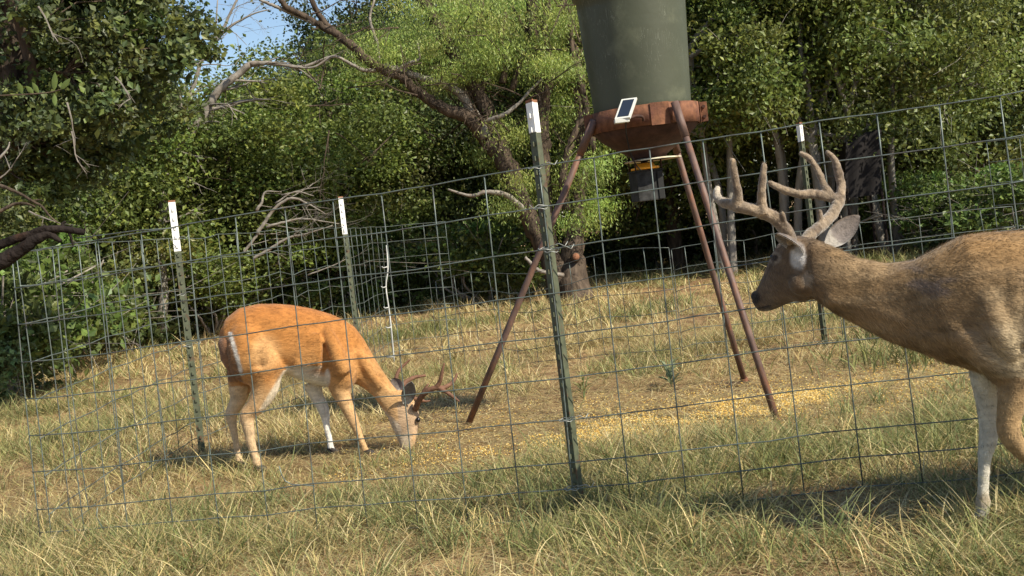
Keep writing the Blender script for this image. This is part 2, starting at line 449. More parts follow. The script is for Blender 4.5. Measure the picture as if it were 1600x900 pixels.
# long green blades arching over the foreground, bottom right of the middle post
def clump(name, spots, per, hr, wr, seg, pal, label, cat='grass', spread=0.05, t1m=1.2):
    X = []; Y = []
    for (x, y, s) in spots:
        n = int(per * s); rr = RNG.rayleigh(spread, n) * s; a = RNG.uniform(0, 2 * np.pi, n)
        X.append(x + rr * np.cos(a)); Y.append(y + rr * np.sin(a))
    X = np.concatenate(X); Y = np.concatenate(Y); n = len(X)
    t0 = np.abs(RNG.normal(0.2, 0.2, n)); t1 = t0 + np.abs(RNG.normal(t1m, 0.5, n))
    return blade_mesh(name, X, Y, RNG.uniform(*hr, n), RNG.uniform(*wr, n), RNG.uniform(0, 2 * np.pi, n), t0, t1, pick(pal, n), seg, label=label, cat=cat)
sp = []
for (px, py) in [(905, 800), (980, 800), (1040, 830), (850, 790), (1120, 760), (1200, 745), (1320, 730), (1400, 720), (1480, 715), (1250, 690),
                 (1330, 660), (760, 770), (620, 830), (520, 800), (420, 790), (1130, 720), (960, 740), (870, 720), (1010, 720), (1560, 740),
                 (330, 790), (240, 800), (150, 860), (1460, 655), (1370, 640), (1500, 620), (700, 860), (830, 860), (1180, 870), (1300, 860)]:
    p = G(px, py); sp.append((p.x, p.y, random.uniform(0.7, 1.3)))
clump('grass', sp, 66, (0.12, 0.28), (0.0028, 0.005), 6, PAL_GRN * np.array([.98, 1.0, 1.1]), 'long arching green blades growing along the near fence')
sp = []
for (px, py, s) in [(705, 500, 1.3), (740, 495, 1.2), (660, 512, 1.4), (640, 520, 1.2), (600, 525, 1), (1010, 485, 1.2), (1050, 470, 1.1), (980, 492, 1), (1240, 500, 1), (1330, 490, 1.2), (1390, 520, 1.2),
                    (1200, 430, 1), (1290, 410, 1.3), (1390, 400, 1.4), (1330, 405, 1.2), (815, 440, 1.6), (790, 450, 1.3), (1440, 545, 1.1), (1400, 555, 1.1), (1010, 430, .9)]:
    p = G(px, py + 12); sp.append((p.x, p.y, s))
clump('grass', sp, 170, (0.12, 0.3), (0.006, 0.011), 3, PAL_GRN * 0.8, 'darker green grass tufts scattered beyond the far wire panels', spread=0.22)

rs_ = np.random.default_rng(404)
sp = [(x, y, s_) for x, y, s_ in zip(rs_.uniform(-2.2, 2.4, 95), rs_.uniform(3.1, 5.0, 95), rs_.uniform(.6, 1.2, 95))]
clump('grass', sp, 26, (0.12, 0.26), (0.0025, 0.0055), 6, PAL_DRY * 1.12, 'curled bleached straw blades among the foreground tufts', t1m=2.0, spread=.06)
sp = []
for (px, py) in [(372, 735), (402, 748), (385, 742), (520, 738), (580, 730), (560, 735), (640, 725), (610, 728), (430, 750), (350, 740), (600, 735), (660, 712)]:
    p = G(px, py); sp.append((p.x, p.y, 1.0))
clump('grass', sp, 60, (0.06, 0.14), (0.003, 0.005), 4, np.vstack([PAL_DRY, PAL_GRN, PAL_GRN]), 'short mixed grass hiding the hooves of the grazing deer', spread=.06)
# broad-leaved weeds inside the pen
def weed(px, py, h, nleaf, label, pal=(0.17, 0.25, 0.09), wide=0.02):
    p = G(px, py); root = empty('weed', p, label, 'weed')
    for st in range(3):
        mb = MB(); cc = []
        a = RNG.uniform(0, 6.28); tip = p + Vector((math.cos(a) * h * .3, math.sin(a) * h * .3, h))
        path = smoothpath([p, p.lerp(tip, .5) + Vector((0, 0, .02)), tip], 4)
        mb.tube(path, [0.003] * len(path), 5)
        mb.build('stem', M['leafstem'], root)
    V = []; Q = []
    for i in range(nleaf):
        a = RNG.uniform(0, 6.28); t = RNG.uniform(.1, 1); L = h * RNG.uniform(.35, .6)
        b = Vector(p) + Vector((math.cos(a) * h * .15 * t, math.sin(a) * h * .15 * t, h * t * .9))
        d = Vector((math.cos(a), math.sin(a), RNG.uniform(.2, 1))).normalized(); s = d.cross(Vector((0, 0, 1))).normalized() * wide
        mb = MB(); m1 = b + d * L * .45 + Vector((0, 0, L * .1)); e = b + d * L
        c = np.array(pal) * RNG.uniform(.7, 1.3)
        mb.add([b, m1 - s, e, m1 + s, m1 - Vector((0, 0, .006))], (), [[0, 1, 4], [1, 2, 4], [2, 3, 4], [3, 0, 4]], c)
        mb.build('leaf', M['leaf'], root)
M['leafstem'] = mat('green_stem', (0.16, 0.2, 0.08), 0.7)
weed(1050, 606, 0.17, 22, 'grey green broad-leaved weed on the bare ground left of the rear feeder leg', (0.26, 0.30, 0.17), .016)
weed(912, 628, 0.15, 16, 'small yellowish weed right of the middle fence post', (0.28, 0.27, 0.11), .01)

# spilled corn
def corn():
    n = 36000
    X = RNG.normal(1.15, 0.55, n); Y = RNG.normal(5.98, 0.22, n) + 0.20 * (X - 1)
    m = RNG.random(n) < 0.25; X[m] = RNG.uniform(-1.0, 2.5, m.sum()); Y[m] = RNG.uniform(5.3, 7.0, m.sum())
    m = RNG.random(n) < 0.10; X[m] = RNG.normal(0.1, 0.3, m.sum()); Y[m] = RNG.normal(5.65, 0.12, m.sum())
    k = (vnoise(X, Y, .22, 88) * .6 + vnoise(X, Y, .07, 89) * .6 > RNG.uniform(.35, .85, n)); X, Y = X[k], Y[k]; n = len(X)
    Z = ground_z(X, Y) + RNG.uniform(0.006, 0.036, n)
    r = RNG.uniform(0.004, 0.0062, n)
    O = np.array([[1, 0, 0], [-1, 0, 0], [0, .8, 0], [0, -.8, 0], [0, 0, .6], [0, 0, -.6]], float)
    an = RNG.uniform(0, 6.28, n)
    V = O[None] * r[:, None, None]
    x = V[..., 0] * np.cos(an)[:, None] - V[..., 1] * np.sin(an)[:, None]; y = V[..., 0] * np.sin(an)[:, None] + V[..., 1] * np.cos(an)[:, None]
    V = np.stack([x + X[:, None], y + Y[:, None], V[..., 2] + Z[:, None]], -1).reshape(-1, 3)
    f = np.array([[0, 2, 4], [2, 1, 4], [1, 3, 4], [3, 0, 4], [2, 0, 5], [1, 2, 5], [3, 1, 5], [0, 3, 5]])
    T = (np.arange(n)[:, None, None] * 6 + f[None]).reshape(-1, 3)
    c = pick(np.array([[0.80, 0.52, 0.11], [0.84, 0.60, 0.18], [0.70, 0.42, 0.09], [0.80, 0.66, 0.34]]), n)
    o = mesh_np('corn', V, T, np.repeat(c, 6, 0), M['corn'])
    tag(o, 'yellow corn kernels spilled over bare ground below the hanging feeder', 'corn', kind='stuff')
corn()

# ================================================================ FENCES
ROWS_TALL = [0, .082, .157, .280, .399, .520, .641, .766, .886, 1.0]
ROWS_HOG = [0, .11, .25, .43, .62, .81, 1.0]
def lerp(a, b, t): return a + (b - a) * t
def panel(label, ctrl, rows, spacing=0.2032, phase_at=0.0, r=0.0025, wob=0.006, seed=1, sag=None, bend=0.0):
    """ctrl: list of (bottom px, top px, depth)"""
    rg = np.random.default_rng(seed)
    B = [U(b[0], b[1], d) for b, t, d in ctrl]; T = [U(t[0], t[1], d) for b, t, d in ctrl]
    L = [0]
    for i in range(1, len(B)): L.append(L[-1] + (((B[i] - B[i - 1]).length + (T[i] - T[i - 1]).length) / 2))
    def at(s, f):
        s = min(max(s, 0), L[-1]); i = 0
        while i < len(L) - 2 and s > L[i + 1]: i += 1
        u = (s - L[i]) / (L[i + 1] - L[i])
        return lerp(lerp(B[i], B[i + 1], u), lerp(T[i], T[i + 1], u), f)
    root = empty('wire_panel', at(L[-1] / 2, 0), label, 'wire fence', 'wire panels round the feeder')
    n = int(L[-1] / spacing) + 1
    s0 = (L[phase_at] if isinstance(phase_at, int) else phase_at) % spacing
    stays = [s0 + k * spacing for k in range(n + 1) if s0 + k * spacing <= L[-1] + 1e-6]
    if stays[0] > .3 * spacing: stays = [0.0] + stays
    offs = {}
    for i, s in enumerate(stays):
        o1, o2 = rg.normal(0, wob, 3), rg.normal(0, wob, 3); o3 = rg.normal(0, wob, 3)
        offs[i] = (o1, o2, o3)
    def P(i, f):
        s = stays[i]; o1, o2, o3 = offs[i]
        w = o1 * (1 - f) + o2 * f + o3 * math.sin(f * math.pi)
        p = at(s, f) + Vector(w)
        if sag: p.z += sag(s, f)
        return p
    for i in range(len(stays)):
        mb = MB(); mb.tube([P(i, f) for f in (0, .15, .3, .45, .6, .75, .88, 1.0)], r, 6); mb.build('stay_wire', M['wire'], root, True)
    for f in rows:
        pts = [P(i, f) + Vector((0, -r * 1.5, 0)) for i in range(len(stays))]
        pp = []
        for i in range(len(pts) - 1):
            pp += [pts[i], pts[i].lerp(pts[i + 1], .5) + Vector(rg.normal(0, .0015, 3))]
        pp.append(pts[-1])
        mb = MB(); mb.tube(pp, r, 6); mb.build('line_wire', M['wire'], root, True)
    return root

panel('tall welded wire panel nearest the camera, running across the whole picture',
      [((68, 870), (17, 397), 4.72), ((984, 800), (926, 246), 4.2), ((1452, 752), (1378, 176), 3.98), ((1640, 733), (1565, 149), 3.88), ((1850, 710), (1765, 116), 3.8)],
      ROWS_TALL, phase_at=1, seed=5, wob=0.004)
panel('tall wire panel turning back from the near left corner past the left posts',
      [((80, 878), (24, 394), 4.80), ((300, 716), (262, 372), 6.60), ((572, 603), (541, 356), 9.25)], ROWS_TALL, phase_at=0.0, seed=6, wob=0.006)
panel('far tall wire panel just right of the white step-in post',
      [((574, 603), (543, 357), 9.3), ((616, 566), (594, 354), 10.6), ((726, 556), (700, 346), 10.7)], ROWS_TALL, phase_at=1, seed=7, wob=0.004)
panel('low wavy wire panel behind the leaning middle post',
      [((694, 592), (675, 441), 9.6), ((886, 580), (866, 413), 8.7), ((1071, 562), (1050, 387), 8.2)], ROWS_HOG, seed=8, wob=0.008, phase_at=0.05,
      sag=lambda s, f: 0.035 * math.sin(s * 4.1) * f)
panel('low wire panel behind the head of the right buck',
      [((1069, 560), (1048, 389), 8.15), ((1417, 520), (1396, 341), 8.0), ((1640, 492), (1620, 316), 7.9)], ROWS_HOG, seed=9, wob=0.006, phase_at=0.1)
panel('tall wire panel standing above the back of the right buck',
      [((1575, 500), (1541, 222), 7.6), ((1790, 482), (1752, 190), 7.3)], ROWS_TALL, seed=10, wob=0.004, phase_at=0)

def tpost(base, top, lab, tipf, up_face, rust=True):
    """steel T section post, base/top world points"""
    base = Vector(base); top = Vector(top)
    root = empty('fence_post', base, lab, 'fence post', 'steel posts of the pen')
    ax = (top - base).normalized(); H = (top - base).length
    fr = Vector(up_face); fr = (fr - ax * fr.dot(ax)).normalized(); sd = ax.cross(fr)
    def prism(mb, z0, z1, g=0.0):
        prof = [(-.019 - g, 0 - g), (.019 + g, 0 - g), (.019 + g, .0045 + g), (.004 + g, .006 + g), (.0035 + g, .036 + g), (-.0035 - g, .036 + g), (-.004 - g, .006 + g), (-.019 - g, .0045 + g)]
        V = [base + ax * z + sd * x - fr * y for z in (z0, z1) for (x, y) in prof]; n = len(prof)
        q = [[k, (k + 1) % n, n + (k + 1) % n, n + k] for k in range(n)]
        t = [[0, k + 1, k] for k in range(1, n - 1)] + [[n, n + k, n + k + 1] for k in range(1, n - 1)]
        mb.add(V, q, t)
    zt = H * (1 - tipf)
    mb = MB(); prism(mb, -0.05, zt); mb.build('post_shaft', M['post'], root)
    mb = MB(); prism(mb, zt + .001, H - .011, .0006); mb.build('painted_tip', M['tip'], root)
    mb = MB(); prism(mb, H - .010, H, .0008); mb.build('rusty_end', M['rusttip'], root)
    for k in range(int(H / .053)):
        z = .04 + k * .053
        if z > H - .03: break
        mb = MB(); c = base + ax * z + fr * .004
        R = Matrix((sd, fr, ax)).transposed()
        mb.box(c, (.012, .009, .018), R); mb.build('stud', M['tip'] if z > zt else M['post'], root)
    return root, ax

def tie(root, p, side=1, s=1.0):
    mb = MB(); pts = []
    for k in range(16):
        a = k / 15 * 2.2 * math.pi
        pts.append(Vector(p) + Vector((.026 * math.cos(a), -.02 * math.sin(a) - .008, .012 * s * (k / 15 - .5) + .003 * math.sin(k * 2.1))))
    pts += [pts[-1] + Vector((side * .03, -.01, .006)), pts[-1] + Vector((side * .05, -.012, -.006)), pts[-1] + Vector((side * .062, -.008, .01))]
    mb.tube(pts, .0018, 5); mb.build('tie_wire', M['wire_bright'], root, True)

pb = U(905, 818, 4.27); pt = U(826, 156, 4.27)
r_, _ = tpost(pb, pt, 'leaning green steel post in the middle of the near fence', .078, (-0.80, -0.60, 0))
for (px, py) in [(852, 388), (845, 325), (862, 392), (884, 655), (893, 762), (836, 262)]: tie(r_, U(px, py, 4.24), 1 if px != 845 else -1)
r_, _ = tpost(U(318, 722, 6.66), U(268, 313, 6.66), 'leaning green post with long white tip left of the grazing deer', .195, (0.35, -0.93, 0))
for (px, py) in [(275, 374), (284, 460), (294, 540)]: tie(r_, U(px, py, 6.62))
r_, _ = tpost(U(568, 603, 9.25), U(532, 307, 9.25), 'leaning post with white tip rising behind the grazing deer', .20, (0.3, -0.95, 0))
r_, _ = tpost(U(1293, 545, 8.12), U(1251, 191, 8.12), 'far post with short rusty white tip behind the velvet antlers', .085, (0.7, -0.7, 0))

# white step-in post
def stepin():
    b = U(616, 566, 9.7); t = U(604, 383, 9.7)
    root = empty('step_in_post', b, 'thin white plastic step-in post with small wire hooks', 'fence post')
    pts = [t, U(606, 420, 9.7), U(603, 448, 9.7), U(608, 485, 9.7), U(612, 520, 9.7), b]
    mb = MB(); mb.tube(smoothpath(pts, 4), .0065, 6); mb.build('shaft', M['poly'], root, True)
    for (px, py) in [(604, 448), (608, 480), (611, 511), (605, 417)]:
        p = U(px, py, 9.69); mb = MB()
        mb.tube([p, p + Vector((-.03, -.01, -.004)), p + Vector((-.045, -.01, .008))], .005, 5); mb.build('hook', M['poly'], root, True)
    mb = MB(); mb.tube([b + Vector((-.06, 0, .05)), b + Vector((.0, 0, .05))], .008, 6); mb.build('step', M['poly'], root, True)
stepin()
# loose bent wire ends at the left corner
def loose(name, label, pts, d, r, m):
    mb = MB(); mb.tube([U(x, y, dd) for (x, y), dd in zip(pts, d if hasattr(d, '__len__') else [d] * len(pts))], r, 6)
    o = mb.build(name, m, None, True); tag(o, label, 'wire'); return o
loose('loose_wire', 'short loose wire hooked below the left fence rows', [(436, 728), (440, 742), (446, 752), (456, 757), (492, 759)], 4.5, .0025, M['wire'])
loose('loose_wire', 'bent wire tail at the bottom of the left corner', [(152, 793), (151, 806), (156, 818), (162, 828)], 4.7, .0025, M['wire'])
loose('loose_wire', 'slack top wire stretched toward the left post', [(120, 372), (170, 366), (215, 360), (275, 356)], [4.66, 4.6, 4.55, 4.5], .0022, M['wire'])

# ================================================================ FEEDER
def feeder():
    cx, cy = 0.83, 6.33
    fL, fR, fB = G(728, 672), G(1216, 664), G(1164, 598)
    root = empty('game_feeder', (cx, cy, 0), 'olive barrel game feeder standing on three rusty pipe legs', 'game feeder')
    zr0, zr1 = 1.545, 1.655       # ring band
    R = 0.298
    # barrel
    prof = [(0.0, zr0 + .04), (.245, zr0 + .04), (.262, zr0 + .06), (.266, zr1 + .02), (.272, 1.80), (.283, 2.0), (.293, 2.2), (.298, 2.27), (.310, 2.275), (.316, 2.285),
            (.316, 2.31), (.308, 2.32), (.302, 2.36), (.28, 2.40), (.0, 2.43)]
    mb = MB(); mb.lathe((cx - .006, cy, 0), prof, 64); b = mb.build('barrel', M['barrel'], root, True)
    mb = MB(); mb.lathe((cx, cy, 0), [(.318, 2.292), (.326, 2.296), (.326, 2.325), (.318, 2.33)], 64); mb.build('rim_band', M['rust_dark'], root, True)
    # ring: steel band of three segments with overlapping plates
    mb = MB(); mb.lathe((cx, cy, 0), [(R - .004, zr0), (R, zr0), (R, zr1), (R - .004, zr1), (R - .006, zr0 + .05), (R - .004, zr0)], 72)
    ring = mb.build('ring_band', M['rust'], root, True)
    a0 = math.atan2(-1, .15)
    for (aa, w) in [(-1.42, .10), (-0.18, .06)]:
        mb = MB(); mb.lathe((cx, cy, 0), [(R + .0035, zr0 - .004), (R + .006, zr0 - .004), (R + .006, zr1 + .003), (R + .0035, zr1 + .003)], 8, arc=(aa - w / R / 2, aa + w / R / 2))
        mb.build('lap_plate', M['rust'], root, False)
    # flange with bolts (right hand side)
    for aa in (-0.12, 2.1, 3.35):
        d = Vector((math.cos(aa), math.sin(aa), 0)); t = Vector((-d.y, d.x, 0)); c = Vector((cx, cy, 0))
        Rm = Matrix((d, t, Vector((0, 0, 1)))).transposed()
        for s in (-1, 1):
            mb = MB(); mb.box(c + d * (R + .018) + t * s * .006 + Vector((0, 0, (zr0 + zr1) / 2)), (.05, .005, zr1 - zr0 - .004), Rm, bev=.0015); fl = mb.build('flange', M['rust'], root)
        for z in (zr0 + .028, zr1 - .028):
            mb = MB(); mb.lathe(c + d * (R + .024) + t * -.014 + Vector((0, 0, z)), [(0.0095, -.008), (.0095, .008)], 6, Matrix((d, Vector((0, 0, 1)), t)).transposed(), cap=True)
            mb.build('bolt', M['rust_dark'], root)
    # funnel
    mb = MB(); mb.lathe((cx, cy, 0), [(R - .012, zr0 + .03), (R - .012, zr0 - .002), (.235, 1.49), (.15, 1.432), (.10, 1.40), (.095, 1.385), (.09, 1.385), (.09, 1.40), (.22, 1.495)], 56)
    mb.build('funnel', M['rust_dark'], root, True)
    mb = MB(); mb.lathe((cx + .02, cy, 0), [(.10, 1.384), (.155, 1.378), (.157, 1.372), (.10, 1.376)], 40); mb.build('cone_rim', M['cream'], root, True)  # cream colour paints in the light caught by the funnel's lower rim
    # legs: pipe with welded sleeve
    c = Vector((cx, cy, 0))
    tops = [Vector((cx - .283, cy - .10, 1.62)), Vector((cx + .125, cy - .305, 1.645)), Vector((cx + .165, cy + .26, 1.60))]
    for foot, top in zip((fL, fR, fB), tops):
        d = (top - foot).normalized()
        mb = MB(); mb.tube([foot - d * .02, foot.lerp(top, .33), foot.lerp(top, .66), top], .0178, 16); lg = mb.build('leg', M['pipe'], root, True)
        mb = MB(); mb.tube([top - d * .20, top - d * .0], .0215, 16); mb.build('sleeve', M['pipe'], lg, True)
        mb = MB(); mb.tube([foot, foot + d * .03], .024, 16); mb.build('foot_collar', M['rust'], lg, True)
    mb = MB(); p = G(1164, 598); mb.box(p + Vector((-.05, 0, .006)), (.16, .06, .008)); mb.build('foot_plate', M['rust_dark'], root)
    # solar panel, leaning on its bracket
    P = [U(960, 186, 5.88), U(984, 183, 5.86), U(996, 152, 5.93), U(971, 155, 5.95)]
    ux = (P[1] - P[0]); uy = (P[3] - P[0]); ln, hn = ux.length, uy.length
    ux.normalize(); nz = ux.cross(uy).normalized(); uy = nz.cross(ux).normalized()
    sh = (P[3] - P[0]); cen = (P[0] + P[1] + P[2] + P[3]) / 4
    def slab(mb, fx, z0, z1):
        q = []
        for z in (z0, z1):
            for (i, j) in ((-1, -1), (1, -1), (1, 1), (-1, 1)):
                base = cen + (P[1] - P[0]) * .5 * i * fx[0] + sh * .5 * j * fx[1]
                q.append(base + nz * z)
        mb.add(q, [[0, 3, 2, 1], [4, 5, 6, 7], [0, 1, 5, 4], [1, 2, 6, 5], [2, 3, 7, 6], [3, 0, 4, 7]])
    mb = MB(); slab(mb, (1, 1), -.014, 0); sp = mb.build('solar_panel', M['solar_frame'], root)
    mb = MB(); slab(mb, (.74, .84), .0008, .002); mb.build('solar_cell', M['solar_cell'], sp)
    lo = (P[0] + P[1]) / 2
    mb = MB(); mb.box(lo + Vector((.0, .03, -.012)), (.075, .06, .02), bev=.003); mb.build('bracket', M['solar_frame'], root)
    mb = MB(); pth = [lo + Vector((.035, .01, -.005)), lo + Vector((.075, .03, .004)), lo + Vector((.11, .05, -.002)), lo + Vector((.115, .07, -.02))]
    mb.tube(smoothpath(pth, 4), .008, 6); mb.build('bracket_arm', M['rust_dark'], root, True)
    mb = MB(); pth = [lo + Vector((.02, .02, -.02)), U(978, 205, 6.03), U(984, 235, 6.1), U(993, 256, 6.15), U(1003, 268, 6.2)]
    mb.tube(smoothpath(pth, 6), .0035, 6); mb.build('cable', M['black'], root, True)
    # motor box hanging on rods
    bc = U(1011, 291, cy); W2 = .077; H2 = .080
    Rz = Matrix.Rotation(math.radians(14), 3, 'Z')
    mb = MB(); mb.box(bc, (W2 * 2, W2 * 1.6, H2 * 2), Rz, bev=.006); bx = mb.build('motor_box', M['greybox'], root)
    mb = MB(); mb.box(bc + Rz @ Vector((.055, -W2 * .8 - .004, 0)), (.03, .008, H2 * 1.9), Rz, bev=.002); mb.build('hinge_plate', M['black'], bx)
    mb = MB(); mb.box(bc + Rz @ Vector((0, 0, H2 + .004)), (W2 * 2 + .012, W2 * 1.6 + .012, .008), Rz, bev=.002); mb.build('box_lid', M['black'], bx)
    mb = MB(); mb.box(bc + Rz @ Vector((W2 + .006, -.02, .055)), (.012, .03, .018), Rz, bev=.002); mb.build('latch', M['solar_frame'], bx)
    mb = MB(); mb.lathe(bc + Vector((0, 0, H2 + .012)), [(.0, .0), (.078, .0), (.078, .012), (.055, .016), (.05, .034), (.0, .036)], 32); mb.build('spinner_plate', M['yellow'], root, True)
    for (dx, dy) in ((-.075, -.05), (.078, -.045), (.07, .06), (-.07, .06)):
        a = bc + Rz @ Vector((dx, dy, H2)); mb = MB(); mb.tube([a, Vector((a.x, a.y, 1.44))], .0045, 6); mb.build('hanging_rod', M['rust_dark'], root, True)
    mb = MB(); mb.tube([bc + Vector((0, 0, H2 + .03)), Vector((bc.x, bc.y, 1.39))], .02, 10); mb.build('drop_tube', M['black'], root, True)
feeder()

# ================================================================ DEER
def loft(mb, st, sides=20, sup=2.3):
    """st: list of (top, bottom, half width) in world space; closes the ends"""
    n = len(st); C = [(Vector(a) + Vector(b)) / 2 for a, b, w in st]
    V = []
    for i, (a, b, w) in enumerate(st):
        ax = (C[min(i + 1, n - 1)] - C[max(i - 1, 0)]).normalized(); up = (Vector(a) - Vector(b)) / 2
        sd = ax.cross(up).normalized()
        for k in range(sides):
            t = 2 * math.pi * k / sides; c, s = math.cos(t), math.sin(t)
            cc = math.copysign(abs(c) ** (2 / sup), c); ss = math.copysign(abs(s) ** (2 / sup), s)
            V.append(C[i] + up * cc + sd * w * ss)
    q = [[i * sides + k, i * sides + (k + 1) % sides, (i + 1) * sides + (k + 1) % sides, (i + 1) * sides + k] for i in range(n - 1) for k in range(sides)]
    m = len(V); V += [C[0], C[-1]]; t = []
    for k in range(sides):
        t.append([m, (k + 1) % sides, k]); t.append([m + 1, (n - 1) * sides + k, (n - 1) * sides + (k + 1) % sides])
    mb.add(V, q, t)

def fuse(mb, voxel, smooth_it, f=0.5):
    me = mb.build('tmp', None, None, link=False)
    bm = bmesh.new(); bm.from_mesh(me); bmesh.ops.recalc_face_normals(bm, faces=bm.faces[:]); bm.to_mesh(me); bm.free()
    o = bpy.data.objects.new('tmp', me); COL.objects.link(o)
    m = o.modifiers.new('r', 'REMESH'); m.mode = 'VOXEL'; m.voxel_size = voxel
    s = o.modifiers.new('s', 'SMOOTH'); s.factor = f; s.iterations = smooth_it
    dg = bpy.context.evaluated_depsgraph_get(); ev = o.evaluated_get(dg); r = bpy.data.meshes.new_from_object(ev, depsgraph=dg)
    bpy.data.objects.remove(o); bpy.data.meshes.remove(me)
    r.polygons.foreach_set('use_smooth', np.ones(len(r.polygons), bool))
    return r

def colour_mesh(me, fn):
    n = len(me.vertices); V = np.empty(n * 3, np.float32); me.vertices.foreach_get('co', V); V = V.reshape(-1, 3)
    N = np.empty(n * 3, np.float32); me.vertex_normals.foreach_get('vector', N); N = N.reshape(-1, 3)
    c = fn(V, N); at = me.color_attributes.new('Col', 'FLOAT_COLOR', 'POINT')
    cc = np.ones((n, 4), np.float32); cc[:, :3] = c; at.data.foreach_set('color', cc.ravel()); return V, N, c

def fur(name, V, N, c, flow, n, L, w, lift, parent, seed=3):
    rg = np.random.default_rng(seed)
    i = rg.integers(0, len(V), n); p = V[i] + rg.normal(0, .0025, (n, 3)); nn = N[i]
    p = p - nn * 0.003
    fl = flow(p); fl = fl + rg.normal(0, .16, (n, 3)); fl = fl - nn * np.sum(fl * nn, 1, keepdims=True)
    fl /= np.linalg.norm(fl, axis=1, keepdims=True) + 1e-9
    ln = rg.uniform(.6, 1.25, (n, 1)) * (L(p)[:, None] if callable(L) else L)
    d = fl + nn * lift * rg.uniform(.4, 1.6, (n, 1)); d /= np.linalg.norm(d, axis=1, keepdims=True)
    s = np.cross(nn, d); s /= np.linalg.norm(s, axis=1, keepdims=True) + 1e-9
    VV = np.stack([p - s * w, p + s * w, p + d * ln], 1).reshape(-1, 3)
    kk_ = fbm(p[:, 0] * .45 + p[:, 1] * .5, p[:, 2] + p[:, 1] * .3, .016, 55, 2)
    cl = c[i] * rg.uniform(.62, 1.3, (n, 1)) * np.clip(.30 + 1.45 * kk_, .45, 1.6)[:, None]
    o = mesh_np(name, VV, np.arange(3 * n).reshape(-1, 3), np.repeat(cl, 3, 0), M['fur'], parent); tag(o, kind='stuff'); return o

def ss(x, a, b): return np.clip((x - a) / (b - a), 0, 1) ** 2 * (3 - 2 * np.clip((x - a) / (b - a), 0, 1))
def mixc(c, d, k): return c * (1 - k[:, None]) + np.array(d) * k[:, None]
def n3(V, s, seed): return (fbm(V[:, 0] + V[:, 1] * .7, V[:, 2] - V[:, 1] * .4, s, seed, 3))

def ear_mesh(base, tip, width, normal, cup=.35, th=.004):
    """cupped leaf-shaped ear; normal = the direction the open side faces"""
    base, tip = Vector(base), Vector(tip); ax = tip - base; L = ax.length; ax.normalize()
    nn = Vector(normal); nn = (nn - ax * nn.dot(ax)).normalized(); sd = ax.cross(nn)
    V = []; c = []; nu, nv = 12, 8
    for lay in (0, 1):
        for i in range(nu + 1):
            t = i / nu; wdt = width * (math.sin(math.pi * (t * .86 + .10)) ** .8) * (1 if t < .97 else .4)
            for j in range(nv + 1):
                u = j / nv * 2 - 1
                p = base + ax * L * t + sd * wdt * u - nn * (cup * wdt * (1 - u * u)) * (1 - .3 * t) + nn * (-th if lay else 0)
                V.append(p); 
                if lay == 0: c.append((.10 + .10 * (1 - t), .08 + .09 * (1 - t), .068 + .085 * (1 - t)) if abs(u) < .8 and t > .3 else ((.30, .27, .23) if t <= .3 else (.07, .05, .035)))
                else: c.append((.16, .115, .08) if t < .8 else (.10, .07, .05))
    q = []; m = (nu + 1) * (nv + 1)
    for i in range(nu):
        for j in range(nv):
            a = i * (nv + 1) + j
            q.append([a, a + 1, a + nv + 2, a + nv + 1]); q.append([m + a, m + a + nv + 1, m + a + nv + 2, m + a + 1])
    for i in range(nu):
        for j in (0, nv):
            a = i * (nv + 1) + j; q.append([a, a + nv + 1, m + a + nv + 1, m + a])
    for j in range(nv):
        for i in (0, nu):
            a = i * (nv + 1) + j; q.append([a, a + 1, m + a + 1, m + a])
    return V, q, c

def antler_side(paths, voxel=.0035, it=5, rough=0.0):
    mb = MB()
    for ctrl in paths:
        sp = smoothpath([(*U(x, y, d), r) for x, y, d, r in ctrl], 5)
        mb.tube([p[:3] for p in sp], [p[3] for p in sp], 12)
        e = sp[-1]; a = sp[-2]; dd = (Vector(e[:3]) - Vector(a[:3])).normalized()
        mb.tube([Vector(e[:3]), Vector(e[:3]) + dd * e[3] * .55, Vector(e[:3]) + dd * e[3] * .9], [e[3], e[3] * .8, e[3] * .35], 12)
    me = fuse(mb, voxel, it)
    if rough:
        n = len(me.vertices); V = np.empty(n * 3, np.float32); me.vertices.foreach_get('co', V); V = V.reshape(-1, 3)
        N = np.empty(n * 3, np.float32); me.vertex_normals.foreach_get('vector', N); N = N.reshape(-1, 3)
        k = fbm(V[:, 0] + V[:, 1], V[:, 2] + V[:, 1] * .3, .016, 33, 2) + .6 * fbm(V[:, 0] - V[:, 2], V[:, 1], .03, 34, 2) - .8
        V += N * (k * rough * 3)[:, None]; me.vertices.foreach_set('co', V.ravel()); me.update()
    return me

def hoof(parent, p, fwd, L=.075, h=.045, w=.022):
    """cloven hoof: two toes"""
    p = Vector(p); f = Vector((fwd[0], fwd[1], 0)).normalized(); s = Vector((-f.y, f.x, 0))
    for k in (-1, 1):
        mb = MB(); c = p + s * k * w * .55
        pts = []
        for t, hh, ww in ((-.35, .9, .8), (0, 1, 1), (.35, .7, .85), (.62, .28, .4)):
            cc = c + f * L * t
            pts.append((cc + Vector((0, 0, h * hh)), cc + Vector((0, 0, .0)), w * .5 * ww))
        loft(mb, pts, 10, 2.6); mb.build('hoof', M['hoof'], parent, True)

